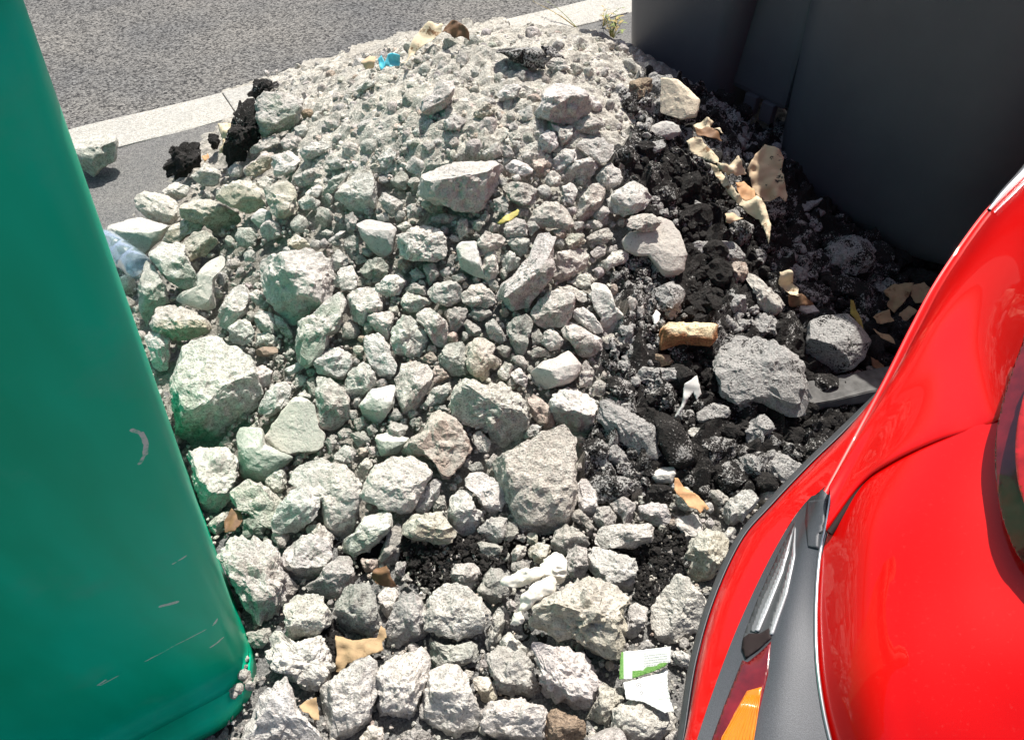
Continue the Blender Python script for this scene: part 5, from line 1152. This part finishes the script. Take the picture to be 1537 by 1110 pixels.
one('cardboard_scrap', 'o 610,410 680,410 740,365 760,400 805,440 750,455 690,462 630,450', 'card_cream', 'jagged cream scrap between the white stick and the torn tan cardboard', 'cardboard', 'jagged cream scrap', lift=.12, nrm=(0, -.5, 1), crumple=.014, seed=21)
one('cardboard_scrap', 'o 735,500 790,480 850,540 860,590 800,600 760,560', 'leaf_orange', 'brown-pink card fold left of the torn tan cardboard', 'cardboard', 'brown-pink fold', lift=.115, nrm=(0, -.5, 1), seed=22)
one('cardboard_scrap', 'o 665,700 710,685 755,700 770,732 700,752 668,748', 'card_tan', 'small tan scrap with a dark hollow below, left of the slanting strip end', 'cardboard', 'small tan scrap', lift=.09, crumple=.01, seed=23)
one('paper_scrap', 'o 490,130 550,112 612,116 590,148 640,170 662,210 600,160 500,165', 'card_cream', 'pale curled paper at the foot of the smaller-looking black bin', 'paper', 'curled paper by the bin', lift=.12, nrm=(0, -.5, 1), crumple=.012, seed=24)
one('dry_leaf', 'o 480,190 560,165 640,200 660,240 590,235 500,235', 'leaf_brown', 'reddish-brown leaf litter below the pale curled paper', 'leaf', 'reddish-brown leaf', lift=.11, crumple=.012, seed=25)
one('cardboard_scrap', 'p 430,325 490,308 520,350 560,400 548,462 500,455 480,390 440,360', 'card_cream', 'crumpled cream scrap right of the leaning splinter', 'cardboard', 'crumpled cream scrap', lift=.07, crumple=.016, seed=26, nrm=(0, -.5, 1))
one('dry_leaf', 'p 485,462 560,455 655,505 600,518 500,512', 'leaf_brown', 'dark tan leaf under the crumpled cream scrap', 'leaf', 'dark tan leaf', lift=.06, seed=27)
one('wood_splinter', 'm 768,585 815,495 828,385 905,335 928,440 900,480 880,430 850,465 795,565', 'white_wood', 'white horn-shaped splinter hanging over the black debris', 'splinter', 'white splinter', lift=.10, nrm=(0, -.9, .8), thick=.006, crumple=.004, seed=28)
one('wood_splinter', 'f 1035,860 1060,820 1085,850 1075,890 1050,920', 'white_wood', 'tiny pale chip left of the orange-brown brick', 'splinter', 'pale chip', lift=.06, nrm=(0, -.5, 1), thick=.004, seed=29)
one('cardboard_scrap', 'a 928,445 1010,420 1022,500 985,580 918,605 950,530', 'card_cream', 'torn cream card scrap between the black asphalt clods on the left', 'cardboard', 'torn cream card', lift=.06, nrm=(-.3, -.5, 1), crumple=.01, seed=31)
one('dry_leaf', 'a 815,625 850,605 858,630 830,655', 'leaf_orange', 'tiny orange-brown leaf bit beside the lone asphalt clod', 'leaf', 'tiny leaf bit', lift=.03, seed=32)
# leaflet: two folded panels with print
def leaflet_mat(name, upper):
    m, nt, b = mat(name); uv = N(nt, 'ShaderNodeTexCoord').outputs['UV']; sp = N(nt, 'ShaderNodeSeparateXYZ'); L(nt, uv, sp.inputs[0]); x, y = sp.outputs[0], sp.outputs[1]
    line = math_(nt, 'GREATER_THAN', math_(nt, 'SINE', math_(nt, 'MULTIPLY', math_(nt, 'SUBTRACT', y, math_(nt, 'MULTIPLY', x, .18)), 85)), .35)
    wordn = math_(nt, 'GREATER_THAN', noise(nt, uv, 38, 2), .47)
    blk = math_(nt, 'MULTIPLY', math_(nt, 'GREATER_THAN', x, .48 if upper else .55), math_(nt, 'LESS_THAN', x, .93)); blk = math_(nt, 'MULTIPLY', blk, math_(nt, 'LESS_THAN', y, .78)); blk = math_(nt, 'MULTIPLY', blk, math_(nt, 'GREATER_THAN', y, .38 if upper else .25))
    txt = math_(nt, 'MULTIPLY', math_(nt, 'MULTIPLY', line, wordn), blk)
    c = mix(nt, math_(nt, 'MULTIPLY', txt, .8), (.60, .62, .60), (.16, .22, .19))
    if upper:
        g = math_(nt, 'LESS_THAN', math_(nt, 'ADD', y, math_(nt, 'MULTIPLY', math_(nt, 'SUBTRACT', noise(nt, uv, 5, 3), .5), .25)), math_(nt, 'ADD', .13, math_(nt, 'MULTIPLY', x, .42)))
        g2 = math_(nt, 'LESS_THAN', x, .085); gg = math_(nt, 'MAXIMUM', math_(nt, 'MULTIPLY', g, math_(nt, 'GREATER_THAN', x, .25)), g2)
        c = mix(nt, gg, c, ramp(nt, noise(nt, uv, 30, 3), [(.35, (.07, .22, .04)), (.65, (.22, .40, .12))]))
    else:
        for cx, cy in ((.30, .60), (.33, .43)):
            v = N(nt, 'ShaderNodeVectorMath'); v.operation = 'DISTANCE'; L(nt, uv, v.inputs[0]); v.inputs[1].default_value = (cx, cy, 0); d = v.outputs['Value']
            ring = math_(nt, 'MULTIPLY', math_(nt, 'LESS_THAN', d, .052), math_(nt, 'GREATER_THAN', d, .034)); dot = math_(nt, 'LESS_THAN', d, .018)
            c = mix(nt, math_(nt, 'MAXIMUM', ring, dot), c, (.10, .10, .11))
    L(nt, c, b.inputs['Base Color']); b.inputs['Roughness'].default_value = .35; return m
M['leaflet_up'] = leaflet_mat('leaflet_print_upper', True); M['leaflet_lo'] = leaflet_mat('leaflet_print_lower', False)
lc = np.array([968., 1015.]); lp = on_heap([lc], .055)[0]
leaf_ = empty('leaflet', lp); litter(leaf_, lc, 'green and white printed leaflet folded between chunks beside the car bumper', 'leaflet', 'green and white leaflet')
sheet('upper_panel', 'l 998,745 1003,660 1012,580 1150,566 1310,545 1308,640 1240,685 1160,712 1070,742', M['leaflet_up'], nrm=(.05, -.35, 1), crumple=.0025, freq=10, parent=leaf_, base=lp + np.array([0, .03, .012]), seed=1, thick=.0006)
sheet('lower_panel', 'l 1022,765 1090,748 1180,722 1292,672 1290,780 1305,860 1332,930 1275,942 1150,882 1040,862', M['leaflet_lo'], nrm=(.1, .1, 1), crumple=.003, freq=10, parent=leaf_, base=lp + np.array([0, -.02, 0]), seed=2, thick=.0006)
# rag, built as soft folded lobes
rc_ = np.array([812., 870.]); rag = empty('crumpled_rag', on_heap([rc_], .05)[0]); litter(rag, rc_, 'crumpled white rag draped over the massive craggy slab', 'rag', 'crumpled white rag')
for k, sp_ in enumerate(['j 870,560 920,530 975,545 1003,620 990,685 930,690 850,640', 'j 720,870 745,780 830,700 920,660 940,700 915,750 850,765 800,820 770,885', 'j 610,690 700,645 830,600 880,620 840,665 760,700 680,730', 'j 665,950 690,880 730,870 745,900 700,960']):
    Vr, Fr, P0, rm = rock_points(parse(sp_), 5, 700 + k, thick=.6, lift=.095, smoothf=True, rough=.2, grow=1.05, boxy=2.2)
    nn_ = normals(Vr, Fr); Vr = Vr + nn_ * ((1 - np.abs(vnoise(Vr * np.array([40, 75, 60]), 5)) * 2) * .006 + (1 - np.abs(vnoise(Vr * 110 + 9, 6)) * 2) * .0012)[:, None]
    o = centred('fold', Vr, Fr, M['rag'], rag, True)
# clear bottle
def bottle_mat():
    m, nt, b = mat('clear_blue_plastic'); b.inputs['Base Color'].default_value = (.62, .78, .92, 1); b.inputs['Roughness'].default_value = .08
    b.inputs['Transmission Weight'].default_value = .85; b.inputs['IOR'].default_value = 1.2
    bump(nt, b, noise(nt, wpos(nt), 60, 3), .6, .004); return m
M['bottle'] = bottle_mat()
bp = on_heap([(203, 396)], .06)[0]; bot = empty('plastic_bottle', bp); litter(bot, (196, 398), 'clear bluish plastic bottle peeking out behind the green container', 'bottle', 'clear bottle')
prof = [(-.004, .004), (.0, .030), (.006, .040), (.02, .042), (.05, .042), (.055, .039), (.06, .042), (.10, .042), (.105, .039), (.11, .042), (.17, .042), (.21, .030), (.235, .014), (.26, .0135)]
ax = np.array([-.75, .55, .12]); ax /= np.linalg.norm(ax); s_ = bp - ax * .03
V_, F_ = tube(s_ + np.array([p[0] for p in prof])[:, None] * ax, [p[1] for p in prof], 28); o = centred('bottle_body', V_, F_, M['bottle'], bot, True)
V_, F_ = tube(s_ + np.array([.255, .256, .275, .276])[:, None] * ax, [.001, .0155, .0155, .001], 20); centred('cap', V_, F_, M['blue'], bot, True)
# stick and board
a_, b_ = at_z(1075, 222, .22), at_z(1136, 225, .20); pts = np.linspace(a_, b_, 10); pts[:, 2] += np.sin(np.linspace(0, 3, 10)) * .004
V_, F_ = tube(pts, [.0085 - .0003 * k for k in range(10)], 8); litter(centred('stick', V_, F_, M['white_wood'], None, True), (1105, 223), 'thin white stick lying level left of the torn tan cardboard', 'stick', 'white stick')
pa, pb = on_heap([(1218, 606)], .02)[0], on_heap([(1330, 596)], .02)[0]; pb[2] = pa[2]; pm = (pa + pb) / 2 + np.array([.03, .03, 0])
bm_ = bevel_box(.42, .075, .04, .003, 1); bmesh.ops.subdivide_edges(bm_, edges=bm_.edges[:], cuts=3, use_grid_fill=True)
for v in bm_.verts: v.co += Vector((0, random.gauss(0, .0012), random.gauss(0, .0012)))
me_ = bpy.data.meshes.new('plank'); bm_.to_mesh(me_); bm_.free(); me_.materials.append(M['plank']); o = bpy.data.objects.new('plank', me_); COL.objects.link(o)
o.location = pm; o.rotation_euler = (0, .02, math.atan2(pb[1] - pa[1], pb[0] - pa[0])); litter(o, (1255, 598), 'short weathered grey board half under the car edge', 'board', 'weathered board')
# weeds by the kerb
M['weed'] = simple('weed_green', (.16, .20, .05), .7, 0, .4, 50); M['weed_dry'] = simple('weed_dry', (.34, .26, .10), .8, 0, .4, 50)
def weed(base, n, h, spread, label, short, c, seed, dry=.4, lean=(0, 0)):
    rs = np.random.default_rng(seed); root = empty('weed', base)
    for k in range(n):
        a = rs.uniform(0, 2 * math.pi); hh = h * rs.uniform(.5, 1); sp = spread * rs.uniform(.3, 1)
        tip = np.array([math.cos(a) * sp + lean[0], math.sin(a) * sp + lean[1], hh]); mid_ = tip * .5 + np.array([0, 0, hh * .18])
        pts = np.asarray(base) + catmull([np.zeros(3), mid_, tip], 9)
        mm = M['weed_dry'] if rs.random() < dry else M['weed']
        V_, F_ = tube(pts, [.0022 - .0016 * q / 8 for q in range(9)], 5); st = centred('stem', V_, F_, mm, root, True)
        for q in range(3, 9):
            if rs.random() < .25: continue
            p = pts[q]; w_ = rs.uniform(0, 2 * math.pi); d = np.array([math.cos(w_), math.sin(w_), rs.uniform(-.2, .6)]); d /= np.linalg.norm(d); s2 = np.cross(d, UPV); s2 /= np.linalg.norm(s2)
            l_ = h * rs.uniform(.14, .26); wd = l_ * .22; up_ = np.array([0, 0, l_ * .12])
            Vl = np.array([p, p + d * l_ * .35 + s2 * wd + up_, p + d * l_ * .35 - s2 * wd + up_, p + d * l_ * .75 + s2 * wd * .6 + up_ * .6, p + d * l_ * .75 - s2 * wd * .6 + up_ * .6, p + d * l_ - up_])
            o = link('leaf', mesh_np('leaf', Vl, np.array([[0, 1, 2], [1, 3, 2], [2, 3, 4], [3, 5, 4]]), True), mm, root)
    litter(root, c, label, 'weed', short)
weed(at_z(918, 62, .0), 14, .13, .07, 'dry yellowish weed growing at the kerb against the black bin', 'yellowish weed', (925, 45), 3, .55)
weed(at_z(905, 40, .0), 5, .10, .10, 'small sparse weed on the kerb beside the yellowish weed', 'sparse weed', (880, 40), 5, .3)
weed(at_z(868, 44, .0), 3, .07, .16, 'thin creeping weed stem reaching over the kerb towards the road', 'creeping weed', (850, 25), 8, .6, (-.12, .10))
weed(at_z(972, 112, .03), 6, .07, .05, 'tiny green weed tuft at the foot of the smaller-looking bin', 'tiny weed tuft', (968, 95), 11, .1)

# grit and pebbles resting on the container's foot
acc = [[], [], []]; off = 0
for k in range(26):
    u = rng.random(); q = np.array([372 - 8 * rng.random() + rng.normal(0, 4), 985 + 45 * u ** 1.5 + rng.normal(0, 4)]) if k > 3 else np.array([(358, 1036), (377, 1031), (352, 1042), (368, 1015)][k], float)
    P = at_z(q[0], q[1], .056); r_px = rng.uniform(2.5, 5) if k > 3 else rng.uniform(8, 12)
    sc_ = np.dot(P - CAM, FW) / FPX * r_px; Pp, F = proto(2, int(rng.integers(14))); Q = (Pp @ rot(rng).T) * sc_ + P + np.array([0, 0, sc_ * .6])
    if k <= 3:
        o = centred('pebble', Q, F, M['concrete'], None, False, np.tile(np.array([.42, .40, .38, 1]), (len(Q), 1)))
        litter(o, q, ['larger lilac-grey pebble on the foot of the green container', 'right-hand pebble on the foot of the green container', 'lower left pebble on the foot of the green container', 'pebble wedged in the corner above the container foot'][k], 'pebble', None, 'pebbles on the container foot')
    else: add(Q, F, np.tile(np.array([.40, .38, .36]), (len(Q), 1)))
tag(link('grit', mesh_np('grit', np.concatenate(acc[0]), np.concatenate(acc[1]), False, np.concatenate(acc[2])), M['concrete']), 'grey grit lying on the foot of the green container', 'grit', kind='stuff')

# ------------------------------------------------------------------ labels for the chunks that have none of their own
marks = [t for t in THINGS if t['short']]
ORD = ['', 'second closest ', 'third closest ', 'fourth closest ', 'fifth closest ', 'sixth closest ', 'seventh closest ', 'eighth closest ', 'ninth closest ', 'tenth closest ']
WORD = {'w': 'pale', 'g': 'grey', 'd': 'dull grey', 'p': 'pink-tinged', 'n': 'greenish', 'y': 'cream-tinged', 'r': 'reddish', 's': 'smooth', 'b': 'brown', 'x': 'mossy'}
groups = {}
for t in THINGS:
    if t['label']: continue
    best = None
    for mk in marks:
        d = t['c'] - mk['c']; dist = np.hypot(*d) - mk['r']
        if best is None or dist < best[0]: best = (dist, mk, d)
    d = best[2]; mk = best[1]
    rel = ('to the right of' if d[0] > 0 else 'to the left of') if abs(d[0]) > abs(d[1]) else ('below' if d[1] > 0 else 'above')
    size = 'tiny' if t['r'] < 11 else 'small' if t['r'] < 17 else 'fist-sized'
    key = (size + ' ' + WORD.get(t['tone'], 'grey') + ' stone', rel, mk['short'])
    groups.setdefault(key, []).append((best[0], t))
for (a, rel, short), g in groups.items():
    g.sort(key=lambda x: x[0])
    for k, (_, t) in enumerate(g):
        t['label'] = ('%s%s %s the %s' % ((ORD[k] if k else ('closest ' if len(g) > 1 else '')), a, rel, short))
for t in THINGS:
    if t.get('o') is None: continue
    nm = t['name']
    cat = {'concrete_chunk': 'concrete chunk', 'ash_crusted_slab': 'ash slab', 'charred_shard': 'charred shard', 'charred_lump': 'charred lump', 'sooty_stone': 'stone', 'asphalt_clod': 'asphalt clod',
           'asphalt_slab': 'asphalt slab', 'clay_lump': 'clay lump', 'plaster_slab': 'plaster slab', 'broken_brick': 'brick', 'brick_fragment': 'brick fragment'}.get(nm)
    if cat is None: continue
    tag(t['o'], t['label'], cat, GRP if nm == 'concrete_chunk' else None)
